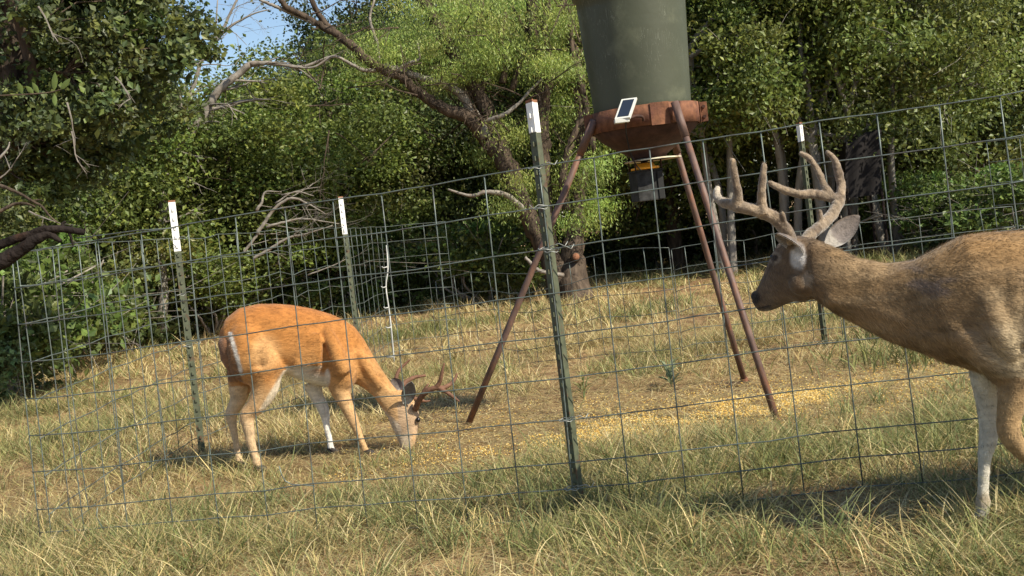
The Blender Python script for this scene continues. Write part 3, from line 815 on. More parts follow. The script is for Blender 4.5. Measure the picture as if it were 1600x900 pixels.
# ---------------------------------------------------------------- right buck (velvet antlers, close to the camera)
def right_buck():
    D = 3.5
    def bend(x):
        t = min(max((1545 - x) / 260, 0), 1); return .15 * t * t * (3 - 2 * t) + max(0, 1262 - x) / 90 * .085
    def U_(x, y, d): return U(x, y, d + bend(x))
    root = empty('deer', G(1535, 826), 'large grey-brown buck with thick velvet antlers walking in from the right', 'deer')
    tl = lambda x, y: y - .118 * (x - 1600)
    neck = [((1266, 371), (1276, 470), 3.52, .060), ((1300, 384), (1303, 490), 3.50, .062), ((1340, 403), (1348, 513), 3.50, .066), ((1385, 411), (1388, 534), 3.5, .076),
            ((1425, 407), (1440, 552), 3.5, .092), ((1462, 388), (1478, 568), 3.5, .120), ((1500, 368), (1520, 577), 3.5, .145), ((1545, 362), (1562, 582), 3.5, .160)]
    body = [((1500, 376), (1498, 572), 3.5, .12), ((1545, 362), (1550, 590), 3.5, .165), ((1600, 360), (1610, 600), 3.5, .175), ((1680, tl(0, 364) - 9 - 189 + 189), (1680, 606), 3.5, .185)]
    body = body[:3] + [((1680, 356), (1680, 604), 3.5, .188), ((1760, 350), (1755, 602), 3.5, .19), ((1835, 336), (1830, 572), 3.5, .175), ((1895, 328), (1890, 540), 3.5, .16),
                       ((1950, 338), (1935, 500), 3.5, .125), ((1985, 372), (1965, 462), 3.5, .075)]
    head = [((1290, 382), (1288, 470), 3.51, .055), ((1262, 370), (1272, 466), 3.53, .062), ((1240, 368), (1258, 472), 3.555, .064), ((1221, 378), (1243, 471), 3.58, .062), ((1210, 398), (1229, 475), 3.60, .052),
            ((1200, 420), (1217, 481), 3.625, .040), ((1190, 440), (1206, 485), 3.65, .032), ((1181, 455), (1197, 487), 3.665, .027), ((1176, 463), (1189, 485), 3.675, .021)]
    mb = MB()
    for S in (neck, head): loft(mb, [(U(*a, d + bend((a[0] + b[0]) / 2)), U(*b, d + bend((a[0] + b[0]) / 2)), w) for a, b, d, w in S], 24)
    loft(mb, [(U(*a, d), U(*b, d), w) for a, b, d, w in body], 24)
    def limb(ctrl, flat=1.0):
        sp = smoothpath([(*U_(x, y, d), r) for x, y, d, r in ctrl], 5)
        mb.tube([p[:3] for p in sp], [p[3] for p in sp], 16)
    def ball(px, py, d, r, sx=1, sz=1):
        c = U_(px, py, d); bmv = []
        mb.lathe(c, [(r * sx * math.sin(a), r * sz * math.cos(a)) for a in np.linspace(0.05, math.pi - .05, 10)], 16)
    # shoulder muscles, both sides
    for d in (3.45, 3.55): ball(1565, 500, d, .115, .95, 1.5); ball(1572, 560, d - (.03 if d < 3.5 else -.03), .075, 1, 1.2)
    for d in (3.40, 3.60): ball(1900, 440, d, .13, 1.1, 1.35)
    for pts_ in (): pass
    limb([(1530, 420, 3.44, .020), (1538, 455, 3.388, .036), (1556, 510, 3.370, .044), (1580, 555, 3.378, .042)])
    limb([(1475, 480, 3.44, .034), (1500, 520, 3.415, .046), (1540, 556, 3.405, .046), (1580, 585, 3.40, .036)])
    limb([(1590, 420, 3.38, .036), (1610, 480, 3.368, .046), (1600, 540, 3.368, .046)])
    for kk in range(5): limb([(1660 + kk * 38, 420, 3.332, .010), (1668 + kk * 38, 480, 3.325, .012), (1660 + kk * 38, 550, 3.342, .010)])
    limb([(1290, 462, 3.475, .030), (1350, 476, 3.47, .036), (1420, 500, 3.455, .044)])
    limb([(1236, 438, 3.528, .022), (1216, 452, 3.575, .018), (1202, 464, 3.61, .014)])
    ball(1250, 444, 3.505, .036); ball(1232, 385, 3.60, .03); ball(1240, 384, 3.51, .028)  # jaw, brows
    ball(1183, 462, 3.665, .021, 1.1, .9)
    # far fore leg, planted, its pale inner side to the camera
    limb([(1545, 545, 3.57, .062), (1541, 585, 3.58, .050), (1543, 620, 3.59, .039), (1545, 655, 3.59, .031), (1544, 688, 3.59, .0285), (1539, 712, 3.59, .022), (1537, 745, 3.59, .0175), (1536, 772, 3.59, .0185),
          (1536, 785, 3.59, .024), (1534, 800, 3.59, .021), (1533, 815, 3.59, .024)])
    # near fore leg, lifted with a bent wrist
    limb([(1592, 545, 3.41, .072), (1590, 585, 3.41, .058), (1584, 620, 3.41, .046), (1577, 650, 3.41, .036), (1577, 676, 3.41, .034), (1590, 698, 3.41, .028), (1612, 722, 3.42, .0195), (1640, 752, 3.42, .018),
          (1650, 765, 3.42, .024), (1653, 782, 3.42, .022)])
    # hind legs (beyond the frame)
    for d, dx in ((3.41, 0), (3.6, -95)):
        hk = (1975 + dx, 625)
        g = G(1960 + dx, 800) ; 
        limb([(1905 + dx * .3, 470, d, .12), (1900 + dx * .6, 530, d, .085), (1918 + dx * .8, 575, d, .055), (hk[0] - 8, hk[1], d, .036), (hk[0] + 2, hk[1] + 14, d, .034), (1968 + dx, 680, d, .021), (1962 + dx, 730, d, .019),
              (1958 + dx, 748 + (d < 3.5) * 14, d, .024), (1954 + dx, 762 + (d < 3.5) * 14, d, .022)])
    me = fuse(mb, .0065, 7)
    inner_d = 3.5
    def col(V, N):
        px, py, d = to_px(V); n1 = n3(V, .10, 70); n2 = n3(V, .035, 71); n4 = fbm(V[:, 0] * .35 + V[:, 1], V[:, 2], .03, 72, 2)
        c = np.tile(np.array([.27, .175, .085]), (len(V), 1))
        c = mixc(c, (.36, .25, .135), ss(n4, .35, .7) * .7)                       # ticked coat
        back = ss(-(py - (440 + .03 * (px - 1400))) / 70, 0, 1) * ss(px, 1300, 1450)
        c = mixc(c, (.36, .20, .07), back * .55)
        c = mixc(c, (.52, .42, .26), ss(py + (n1 - .5) * 120, 430, 540) * ss(px + (n1 - .5) * 60, 1510, 1590) * (py < 590) * .75)   # paler flank
        mol = ss(n1, .42, .60) * ss(n4 + n2 * .5, .68, .85) * ss(px, 1380, 1440) * (1 - ss(px, 1540, 1620)) * (1 - ss(py, 470, 540))
        c = mixc(c, (.175, .135, .12), mol * .75)                                  # moulting patches on neck and shoulder
        c = mixc(c, (.125, .082, .05), (1 - ss(px, 1250, 1320)) * .85)               # grey-brown head, darkened further to paint in its shade
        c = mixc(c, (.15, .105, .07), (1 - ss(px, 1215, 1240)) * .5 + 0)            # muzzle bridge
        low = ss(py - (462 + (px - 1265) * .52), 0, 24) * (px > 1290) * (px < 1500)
        c = mixc(c, (.13, .085, .05), low * .65)  # shade under the neck painted into the coat
        c = mixc(c, (.03, .024, .022), (1 - ss(np.hypot(px - 1179, (py - 466) * .9), 6, 12)))       # nose
        c = mixc(c, (.06, .045, .035), (1 - ss(np.hypot((px - 1200) * .6, py - 483), 2, 7)) * .7)       # lips
        c = mixc(c, (.42, .38, .32), (1 - ss(np.hypot((px - 1200) * .8, (py - 489) * 1.4), 5, 10)) * .75)
        er = np.hypot((px - 1210) * .9, py - 403); c = mixc(c, (.34, .28, .21), ss(er, 5, 7) * (1 - ss(er, 8, 11)) * .7); c = mixc(c, (.03, .022, .018), (1 - ss(er, 4, 6)) * .9)
        c = mixc(c, (.05, .035, .028), (1 - ss(np.abs((py - 412) - (1207 - px) * 1.9) , 2, 6)) * (px > 1190) * (px < 1210) * .6)
        c = mixc(c, (.02, .015, .013), (1 - ss(np.abs((py - 481) - (px - 1190) * -.25), .8, 2.2)) * (px > 1183) * (px < 1205) * .85)
        chk = 1 - ss(np.hypot((px - 1247) * 1.1, (py - 402) * .62), 9, 17); c = mixc(c, (.74, .70, .64), chk * ss(n2, .25, .5))
        c = mixc(c, (.50, .42, .32), (1 - ss(np.hypot(px - 1262, (py - 436) * .7), 4, 12)) * .5)
        # belly and inside of the legs pale
        bel = ss(-N[:, 2], .45, .85) * (px > 1530) * (py > 560) * (py < 640) * (px > 1600); c = mixc(c, (.68, .62, .52), bel)
        legF = (py > 574) & (px < 1585) & (d > 3.5); k = legF * ss(py, 572, 584) * (1 - .0 * ss(py, 770, 800))
        c = mixc(c, (.60, .56, .46), k * 1.0)
        c = mixc(c, (.50, .38, .22), k * ss(py, 762, 780) * (1 - ss(py, 785, 800)) * .6)
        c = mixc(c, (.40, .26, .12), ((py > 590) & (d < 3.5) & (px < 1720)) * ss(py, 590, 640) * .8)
        c = mixc(c, (.42, .30, .17), (py > 640) * (px > 1800) * .8)
        rump = (px > 1960) * 1.0; c = mixc(c, (.6, .55, .48), rump * .6)
        return c * np.array([.80, .80, .82]) * (1 + (n2[:, None] - .5) * .5)
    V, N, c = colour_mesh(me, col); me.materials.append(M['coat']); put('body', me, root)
    def flow(p):
        px, py, d = to_px(p); f = np.zeros_like(p); f[:, 0] = 1; f[:, 2] = -.45
        head = px < 1262; f[head, 2] = .9
        nk = (px >= 1262) & (px < 1480); f[nk, 2] = -.75
        leg = py > 590; f[leg, 0] = .1; f[leg, 2] = -1
        return f
    def flen(p):
        px, py, d = to_px(p); l = np.full(len(p), .020); l[px < 1262] = .007; l[(py > 590)] = .008
        return l
    fur('fur', V, N, c, flow, 170000, flen, .0009, .34, root)
    # ears
    vq = ear_mesh(U_(1293, 383, 3.55), U_(1343, 337, 3.62), .036, (-.55, -.75, -.25), cup=.55); mb = MB(); mb.v, mb.q, mb.c, mb.n = [tuple(x) for x in vq[0]], vq[1], vq[2], len(vq[0]); mb.build('ear', M['velvet'], root, True)
    vq = ear_mesh(U_(1250, 398, 3.49), U_(1213, 366, 3.41), .044, (-.75, -.25, -.6), cup=.6); mb = MB(); mb.v, mb.q, mb.c, mb.n = [tuple(x) for x in vq[0]], vq[1], vq[2], len(vq[0]); mb.build('ear', M['velvet'], root, True)
    # eye, hooves, tail
    e = U_(1208, 402, 3.555); mb = MB(); mb.lathe(e, [(.0105 * math.sin(a), .0105 * math.cos(a)) for a in np.linspace(.02, 3.12, 10)], 16); ey = mb.build('eye', M['eye'], root, True)
    e2 = U_(1216, 400, 3.66); mb = MB(); mb.lathe(e2, [(.0105 * math.sin(a), .0105 * math.cos(a)) for a in np.linspace(.02, 3.12, 10)], 16); mb.build('eye', M['eye'], root, True)
    h = U(1532, 824, 3.59); hoof(root, (h.x - .01, h.y, max(h.z - .012, .0)), (-1, .1))
    h = U(1655, 795, 3.42); hoof(root, (h.x, h.y, h.z - .03), (-1, .1))
    for d, dx in ((3.41, 0), (3.6, -95)):
        h = U(1952 + dx, 772 + (d < 3.5) * 14, d); hoof(root, (h.x - .01, h.y, h.z - .035), (-1, .1))
    mb = MB(); loft(mb, [(U(1975, 352, 3.5), U(1968, 385, 3.5), .03), (U(1998, 385, 3.5), U(1982, 402, 3.5), .038), (U(2008, 430, 3.5), U(1985, 430, 3.5), .036), (U(2000, 470, 3.5), U(1988, 466, 3.5), .012)], 14)
    V_ = np.array(mb.v); mb.c = [(.30, .19, .10)] * mb.n; mb.build('tail', M['coat'], root, True)
    # antlers in velvet
    near = [[(1238, 378, 3.50, .021), (1228, 360, 3.475, .0225), (1209, 340, 3.44, .0225), (1188, 331, 3.41, .021), (1165, 325, 3.385, .0195), (1143, 320, 3.39, .0185), (1126, 314, 3.41, .0165), (1120, 304, 3.42, .013), (1121, 295, 3.425, .0105)],
            [(1150, 324, 3.385, .021), (1152, 312, 3.38, .018), (1153, 303, 3.375, .0155), (1150, 285, 3.365, .0135), (1146, 265, 3.36, .0125), (1145, 252, 3.36, .011)],
            [(1192, 335, 3.41, .0225), (1190, 322, 3.405, .0185), (1190, 312, 3.40, .0155), (1190, 298, 3.39, .0145), (1192, 275, 3.385, .0125), (1194, 258, 3.385, .0105)],
            [(1226, 360, 3.475, .015), (1226, 350, 3.455, .011), (1224, 340, 3.44, .0095), (1223, 333, 3.435, .008)]]
    far = [[(1254, 380, 3.58, .020), (1266, 367, 3.61, .0215), (1284, 352, 3.65, .021), (1300, 335, 3.69, .021), (1311, 315, 3.72, .020), (1314, 294, 3.74, .0165), (1310, 268, 3.745, .0145), (1303, 248, 3.75, .0125), (1293, 238, 3.75, .0105)],
           [(1311, 312, 3.72, .018), (1293, 307, 3.73, .018), (1272, 303, 3.72, .0165), (1250, 303, 3.70, .015), (1225, 297, 3.68, .0135), (1203, 286, 3.66, .0105)],
           [(1296, 306, 3.73, .0195), (1290, 295, 3.735, .0155), (1286, 286, 3.74, .0135), (1277, 265, 3.745, .0125), (1264, 247, 3.75, .012), (1252, 240, 3.75, .0105)],
           [(1282, 352, 3.65, .014), (1282, 340, 3.64, .011), (1281, 330, 3.635, .0085)]]
    for pth in (near, far):
        am = antler_side([[(x, y, d + bend(x), r * .95) for x, y, d, r in q] for q in pth], it=4, rough=.0016)
        def ac(V, N):
            n_ = n3(V, .02, 80); m_ = n3(V, .06, 81); px, py, d = to_px(V)
            c = np.tile(np.array([.235, .178, .122]), (len(V), 1)); c = mixc(c, (.12, .085, .058), ss(m_, .5, .7) * .8); c = mixc(c, (.38, .28, .18), ss(n_, .5, .8) * .5)
            tipw = (1 - ss(np.hypot(px - 1120, py - 300), 8, 20)); return mixc(c, (.50, .44, .36), tipw * .7)
        v_, n_, c_ = colour_mesh(am, ac); am.materials.append(M['velvet']); a_ = put('antler', am, root)
        def up(p): f = np.zeros_like(p); f[:, 2] = 1; return f
        fur('antler_fuzz', v_, n_, c_, up, 16000, .0045, .0004, 1.4, a_, seed=9)
right_buck()

# ---------------------------------------------------------------- left buck (grazing inside the pen)
def left_buck():
    C6 = lambda x, y: (320 + x / 3, 440 + y / 3)
    K = lambda x, y, d: U(*C6(x, y), d)
    D = 6.03
    root = empty('deer', G(480, 722), 'bright orange-tan buck with reddish antlers grazing inside the pen', 'deer')
    mb = MB()
    body = [((72, 232), (84, 320), 6.0, .05), ((100, 172), (118, 400), 6.0, .10), ((160, 124), (200, 450), 6.01, .14), ((250, 104), (290, 446), 6.02, .155), ((330, 103), (375, 432), 6.03, .16), ((410, 109), (440, 460), 6.04, .16),
            ((500, 125), (515, 482), 6.05, .155), ((590, 151), (590, 500), 6.06, .14), ((655, 180), (655, 500), 6.06, .125), ((710, 222), (685, 495), 6.06, .10), ((735, 262), (700, 480), 6.06, .085)]
    neck = [((690, 200), (660, 470), 6.06, .095), ((740, 265), (705, 478), 6.05, .085), ((785, 345), (745, 498), 6.04, .072), ((830, 415), (795, 540), 6.03, .062), ((875, 480), (830, 590), 6.02, .056), ((920, 530), (858, 640), 6.01, .055)]
    def T(a): return ((a[0] - 320) * 3, (a[1] - 440) * 3)
    head = [((628, 608), (596, 630), 6.02, .052), ((642, 616), (599, 640), 6.01, .056), ((652, 634), (606, 653), 6.0, .056), ((656, 651), (612, 668), 5.99, .048), ((654, 668), (619, 682), 5.985, .037), ((651, 684), (624, 694), 5.98, .031), ((647, 699), (627, 705), 5.98, .026), ((641, 706), (631, 709), 5.98, .017)]
    loft(mb, [(K(*a, d), K(*b, d), w) for a, b, d, w in body], 24); loft(mb, [(K(*a, d), K(*b, d), w) for a, b, d, w in neck], 20)
    loft(mb, [(U(*a, d), U(*b, d), w) for a, b, d, w in head], 18)
    def limb(ctrl):
        sp = smoothpath([(*K(x, y, d), r) for x, y, d, r in ctrl], 5); mb.tube([p[:3] for p in sp], [p[3] for p in sp], 14)
    def ball(x, y, d, r, sx=1, sz=1): mb.lathe(K(x, y, d), [(r * sx * math.sin(a), r * sz * math.cos(a)) for a in np.linspace(.05, 3.09, 10)], 14)
    ball(220, 330, 5.95, .14, 1.0, 1.25); ball(200, 320, 6.1, .13, 1, 1.25); ball(640, 390, 5.98, .095, .9, 1.5); ball(620, 390, 6.14, .095, .9, 1.5); ball(330, 400, 5.93, .06, 1, 1)
    limb([(570, 205, 5.965, .018), (590, 270, 5.92, .034), (625, 350, 5.895, .04), (655, 430, 5.905, .036)]); limb([(235, 200, 5.92, .03), (255, 290, 5.885, .05), (300, 370, 5.880, .05), (330, 420, 5.885, .035)])
    for kk in range(5): limb([(430 + kk * 26, 240, 5.895, .010), (438 + kk * 26, 310, 5.888, .012), (430 + kk * 26, 400, 5.895, .010)])
    limb([(720, 330, 5.985, .03), (760, 400, 5.98, .03), (830, 500, 5.97, .022)])
    dn, df = 5.93, 6.11
    limb([(275, 400, dn, .115), (282, 460, dn, .085), (280, 500, dn, .072), (262, 545, dn, .060), (232, 590, dn, .048), (200, 622, dn, .040), (198, 650, dn, .036), (206, 690, dn, .031), (212, 730, dn, .027), (224, 780, dn, .0235), (238, 825, dn, .021), (246, 848, dn, .026), (254, 872, dn, .023)])
    limb([(180, 430, df, .09), (165, 500, df, .062), (158, 550, df, .046), (138, 590, df, .038), (124, 622, df, .034), (126, 652, df, .028), (136, 700, df, .0205), (146, 760, df, .0175), (155, 812, df, .0175), (160, 836, df, .022), (164, 856, df, .021)])
    dn, df = 5.99, 6.17
    limb([(635, 430, dn, .085), (632, 490, dn, .060), (645, 535, dn, .046), (664, 580, dn, .037), (684, 625, dn, .032), (698, 655, dn, .030), (712, 690, dn, .024), (730, 735, dn, .0195), (748, 780, dn, .019), (760, 806, dn, .024), (772, 832, dn, .022)])
    limb([(500, 470, df, .06), (514, 505, df, .045), (528, 545, df, .036), (548, 580, df, .034), (561, 615, df, .030), (567, 650, df, .0225), (576, 700, df, .019), (586, 750, df, .0175), (592, 785, df, .021), (600, 815, df, .021)])
    me = fuse(mb, .0085, 12)
    def col(V, N):
        px, py, d = to_px(V); x = (px - 320) * 3; y = (py - 440) * 3
        n1 = n3(V, .12, 90); n2 = n3(V, .04, 91)
        c = np.tile(np.array([.44, .185, .048]), (len(V), 1))
        c = mixc(c, (.54, .28, .10), ss(y, 230, 420) * ss(n1, .3, .6) * .75)
        c = mixc(c, (.42, .15, .035), (1 - ss(y, 130, 230)) * .5)
        thigh = (1 - ss(np.hypot((x - 285) / 90, (y - 340) / 110), .5, 1.1)); c = mixc(c, (.60, .36, .16), thigh * .6)
        c = mixc(c, (.62, .40, .20), ss(y, 440, 560) * .85)
        nk = ss(x, 740, 860) * (1 - ss(y, 560, 640)); c = mixc(c, (.52, .30, .12), nk * .5)
        # belly and chest white
        bel = ss(-N[:, 2], .25, .6) * (x > 380) * (x < 590) * (y > 395) * (y < 520); c = mixc(c, (.66, .60, .50), bel)
        c = mixc(c, (.80, .76, .68), (x > 390) * (x < 560) * ss(y - (400 + (x - 390) * .40), 0, 14) * (y < 505) * .9)
        c = mixc(c, (.78, .72, .62), (1 - ss(np.hypot((x - 575) / 16, (y - 450) / 45), .6, 1.1)) * .8)
        # far fore leg: pale inner side
        ff = (d > 6.08) & (x > 470) & (x < 640) & (y > 495); c = mixc(c, (.80, .76, .70), ff * 1.0)
        # pale front edge of near hind leg (inner thigh)
        ed = ss(x - (385 - (y - 420) * .62), -28, -8) * (y > 415) * (y < 600) * (x < 420) * (x > 230); c = mixc(c, (.78, .68, .52), ed * .9)
        c = mixc(c, (.66, .50, .32), ((d > 6.04) & (x < 200) & (y > 490)) * .8)
        leg = ss(y, 600, 680) * (x < 480); c = mixc(c, (.60, .44, .27), leg * .7)
        # throat, muzzle
        th = ss((y - 500) - (x - 745) * .95, 0, 22) * (x > 740) * (x < 920) * (y < 720); c = mixc(c, (.62, .54, .43), th * .75)
        mz = ss(y, 690, 730) * (x > 880); c = mixc(c, (.50, .41, .30), mz * (1 - ss(x, 950, 985)) * .9)
        c = mixc(c, (.40, .30, .22), (x > 905) * ss(y, 545, 590) * (1 - ss(y, 700, 730)) * .6)
        c = mixc(c, (.09, .065, .05), ss(y, 780, 795) * (x > 900))
        c = mixc(c, (.20, .10, .045), (1 - ss(x - (112 + (y - 250) * .28), 0, 14)) * ss(y, 225, 290) * (y < 470) * .9)  # brown of the tail plus the shade on this rump side, painted in
        rp = (1 - ss(np.abs((x - 122) - (y - 250) * .28), 4, 14)) * (y > 235) * (y < 440); c = mixc(c, (.80, .76, .68), rp * .9 * (n2 > .3))
        return c * .86 * (1 + (n2[:, None] - .5) * .3)
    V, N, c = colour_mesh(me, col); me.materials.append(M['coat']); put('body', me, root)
    def flow(p):
        px, py, d = to_px(p); x = (px - 320) * 3; y = (py - 440) * 3
        f = np.zeros_like(p); f[:, 0] = -1; f[:, 2] = -.5; f[(x > 700)] = (-.7, 0, .8); f[y > 520] = (-.1, 0, -1); f[(x > 800)] = (-.6, 0, .8); return f
    fur('fur', V, N, c, flow, 60000, .013, .0009, .30, root, seed=5)
    # tail pressed down on the rump: brown with a white fringe
    mb = MB(); loft(mb, [(K(114, 240, 5.93), K(84, 244, 5.98), .018), (K(128, 290, 5.88), K(70, 294, 5.95), .03), (K(148, 350, 5.87), K(84, 362, 5.94), .034), (K(160, 400, 5.90), K(112, 412, 5.94), .028), (K(172, 436, 5.91), K(146, 440, 5.93), .012)], 14)
    px, py, d = to_px(np.array(mb.v)); x = (px - 320) * 3; y = (py - 440) * 3
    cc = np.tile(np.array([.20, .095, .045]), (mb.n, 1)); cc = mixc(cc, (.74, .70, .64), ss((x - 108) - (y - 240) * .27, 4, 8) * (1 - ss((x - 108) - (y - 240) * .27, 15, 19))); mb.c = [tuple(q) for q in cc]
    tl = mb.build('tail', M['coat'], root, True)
    # ears
    def ear(b, t, w, nrm, c=None):
        vq = ear_mesh(b, t, w, nrm, cup=.5, th=.005); mb = MB(); mb.v, mb.q, mb.c, mb.n = [tuple(x) for x in vq[0]], vq[1], vq[2], len(vq[0]); mb.build('ear', M['velvet'], root, True)
    ear(U(634, 632, 5.94), U(643, 597, 5.86), .036, (.2, -.95, .1)); ear(U(627, 610, 6.07), U(612, 592, 6.14), .032, (-.2, -.9, .3))
    for (px, py, d) in ((653, 656, 5.955), (650, 650, 6.04)):
        e = U(px, py, d); mb = MB(); mb.lathe(e, [(.013 * math.sin(a), .013 * math.cos(a)) for a in np.linspace(.02, 3.12, 10)], 14); mb.build('eye', M['eye'], root, True)
    for (x, y, d) in ((256, 884, 5.93), (166, 866, 6.11), (776, 842, 5.99), (602, 826, 6.17)):
        p = K(x, y, d); hoof(root, (p.x, p.y, max(p.z - .03, .0)), (1, .05))
    # antlers, thin and reddish
    nr = [[(649, 640, 5.96, .015), (653, 630, 5.93, .0135), (659, 619, 5.90, .0135), (668, 611, 5.88, .013), (680, 606, 5.87, .012), (692, 606, 5.88, .011), (704, 600, 5.90, .0095), (711, 592, 5.92, .0075), (714, 584, 5.93, .005)],
          [(681, 606, 5.87, .012), (687, 597, 5.86, .010), (690, 585, 5.85, .0085), (694, 568, 5.85, .0045)],
          [(686, 607, 5.87, .011), (698, 613, 5.85, .0095), (708, 620, 5.84, .008), (717, 627, 5.84, .005)],
          [(660, 618, 5.90, .011), (664, 608, 5.89, .008), (669, 600, 5.89, .0045)]]
    fr = [[(640, 634, 6.04, .014), (633, 622, 6.09, .0125), (626, 611, 6.14, .0125), (628, 603, 6.17, .012), (638, 594, 6.2, .011), (650, 589, 6.22, .009), (664, 587, 6.23, .0065)],
          [(625, 609, 6.14, .011), (619, 593, 6.17, .010), (624, 578, 6.19, .0085), (634, 568, 6.2, .0065), (641, 562, 6.2, .004)],
          [(645, 622, 6.05, .011), (655, 624, 6.07, .009), (664, 627, 6.08, .0065), (672, 626, 6.09, .004)]]
    for pth in (nr, fr):
        am = antler_side([[(x, y, d, r * 1.15) for x, y, d, r in q] for q in pth], .004, 2); am.materials.append(M['antler_red']); put('antler', am, root)
left_buck()

# ================================================================ TREES
def unit(v): return v / (np.linalg.norm(v, axis=-1, keepdims=True) + 1e-9)
def leaves(centers, radii, per, size, pal, rg, droop=0.0, elong=1.6, fold=.25, soft=.55):
    """clusters of leaf quads scattered through clump ellipsoids -> V, T, col"""
    nC = len(centers); cnt = rg.poisson(per, nC) + 5
    idx = np.repeat(np.arange(nC), cnt); n = len(idx)
    d = unit(rg.normal(0, 1, (n, 3))); r = rg.random(n) ** .45
    p = centers[idx] + np.where(rg.random((n, 1)) < soft, rg.normal(0, .55, (n, 3)), d * r[:, None] * rg.uniform(.75, 1.2, (n, 1))) * radii[idx]
    ax = unit(d * .6 + rg.normal(0, .8, (n, 3)) + np.array([0, 0, -droop])); up = unit(rg.normal(0, .8, (n, 3)) + np.array([0.25, -.25, .6]) + d * .45)
    s = unit(np.cross(ax, up)); nn = np.cross(s, ax)
    L = size * rg.uniform(.45, 1.55, (n, 1)); Wd = L / elong / 2
    V = np.stack([p - ax * L * .5, p - s * Wd + nn * fold * Wd + ax * L * .05, p + ax * L * .5, p + s * Wd + nn * fold * Wd + ax * L * .05], 1).reshape(-1, 3)
    b = np.arange(n)[:, None] * 4
    T = np.concatenate([b + [[0, 3, 2]], b + [[0, 2, 1]]])
    cl = pal[rg.integers(0, len(pal), n)] * rg.uniform(.7, 1.35, (n, 1)) * rg.uniform(.82, 1.2, (nC, 1))[idx]
    cl *= np.array([1, 1, 1]) + rg.normal(0, .06, (nC, 3))[idx]
    return V, T, np.repeat(np.clip(cl, 0.01, 1), 4, 0)

def limb_path(a, b, rg, sag=0.15, n=6):
    a, b = np.array(a, float), np.array(b, float); L = np.linalg.norm(b - a)
    P = [a + (b - a) * t + np.array([0, 0, 1]) * L * sag * math.sin(t * math.pi) * .5 + rg.normal(0, L * .035, 3) * (0 < t < 1) for t in np.linspace(0, 1, n)]
    return P

PAL = {
 'oak_dark': np.array([[.075, .10, .032], [.10, .125, .035], [.06, .085, .034], [.125, .15, .04], [.085, .115, .048]]),
 'oak': np.array([[.125, .165, .04], [.16, .19, .045], [.10, .14, .04], [.19, .215, .05], [.12, .155, .055]]),
 'oak_yellow': np.array([[.16, .20, .045], [.20, .23, .05], [.13, .17, .042], [.15, .19, .06]]),
 'mesquite': np.array([[.29, .38, .08], [.34, .41, .10], [.22, .31, .08], [.30, .35, .10]]),
 'shrub': np.array([[.13, .18, .045], [.11, .16, .045], [.17, .22, .055], [.09, .12, .04]]),
 'weed': np.array([[.14, .20, .07], [.11, .17, .07], [.18, .23, .09]]),
}
def ell_pts(blobs, n, rg, shell=.55):
    w = np.array([b[1][0] * b[1][1] * b[1][2] for b in blobs]) ** .67; w /= w.sum()
    k = rg.choice(len(blobs), n, p=w)
    C = np.array([b[0] for b in blobs], float)[k]; R = np.array([b[1] for b in blobs], float)[k]
    d = unit(rg.normal(0, 1, (n, 3))); r = shell + (1 - shell) * rg.random((n, 1)) ** .7
    r = np.where(rg.random((n, 1)) < .25, rg.random((n, 1)) ** .5 * .8, r)
    return C + d * r * R

def build_tree_meshes(base, trunk, blobs, nclump, per, lsize, pal, seed, bark, r0=.16, clump_r=(.35, .7), flat=.65, shell=.55, sides=7, minz=.35, stems=1, twigs=True):
    """returns list of (part name, mesh, material) in world space"""
    rg = np.random.default_rng(seed)
    C = ell_pts(blobs, nclump, rg, shell); C[:, 2] = np.maximum(C[:, 2], minz)
    out = []
    mb = MB()
    paths = []
    for t in trunk:
        sp = smoothpath(t, 5); paths.append(sp)
        mb.tube([q[:3] for q in sp], [q[3] for q in sp], max(sides, 8))
    out.append(('trunk', mb.build('trunk', bark, None, True, link=False)))
    # limbs
    nodes = [(np.array(q[:3]), q[3]) for sp in paths for q in sp[len(sp) // 3:]]
    order = np.argsort([min(np.linalg.norm(c - nd[0]) for nd in nodes) for c in C])
    mb = MB(); k = 0
    for i in order:
        c = C[i]
        best = min(nodes, key=lambda nd: np.linalg.norm(c - nd[0]) + max(0, (nd[0][2] - c[2])) * .6 + (0.0 if nd[1] > .012 else 2))
        P = limb_path(best[0], c, rg, .12, 5); L = np.linalg.norm(c - best[0])
        ra = min(best[1] * .62, .012 + L * .022); rb = max(.004, ra * .35)
        R = np.linspace(ra, rb, len(P)); mb.tube(P, list(R), 5 if ra < .03 else 6, cap=False)
        for q, r in zip(P[1:], R[1:]): nodes.append((q, r))
        if twigs:
            for _ in range(2):
                e = c + rg.normal(0, .38, 3); mb.tube([P[-2], (P[-2] + e) / 2 + rg.normal(0, .04, 3), e], [rb, rb * .7, .002], 4, cap=False)
    out.append(('limbs', mb.build('limbs', bark, None, True, link=False)))
    rad = rg.uniform(*clump_r, (nclump, 1)) * np.array([[1, 1, flat]])
    V, T, c = leaves(C, rad, per, lsize, pal, rg)
    out.append(('crown', mesh_np('crown', V, T, c, M['leaf'], link=False)))
    return out

def plant_tree(name, meshes, loc, label, cat, group=None, rot=0.0, sc=(1, 1, 1), origin=(0, 0, 0)):
    """meshes are modelled round `origin`"""
    root = bpy.data.objects.new(name, None); COL.objects.link(root); root.location = loc; root.rotation_euler = (0, 0, rot); root.scale = sc
    tag(root, label, cat, group)
    for nm, me in meshes:
        o = bpy.data.objects.new(nm, me); COL.objects.link(o); o.parent = root; o.location = (-origin[0], -origin[1], -origin[2])
    return root

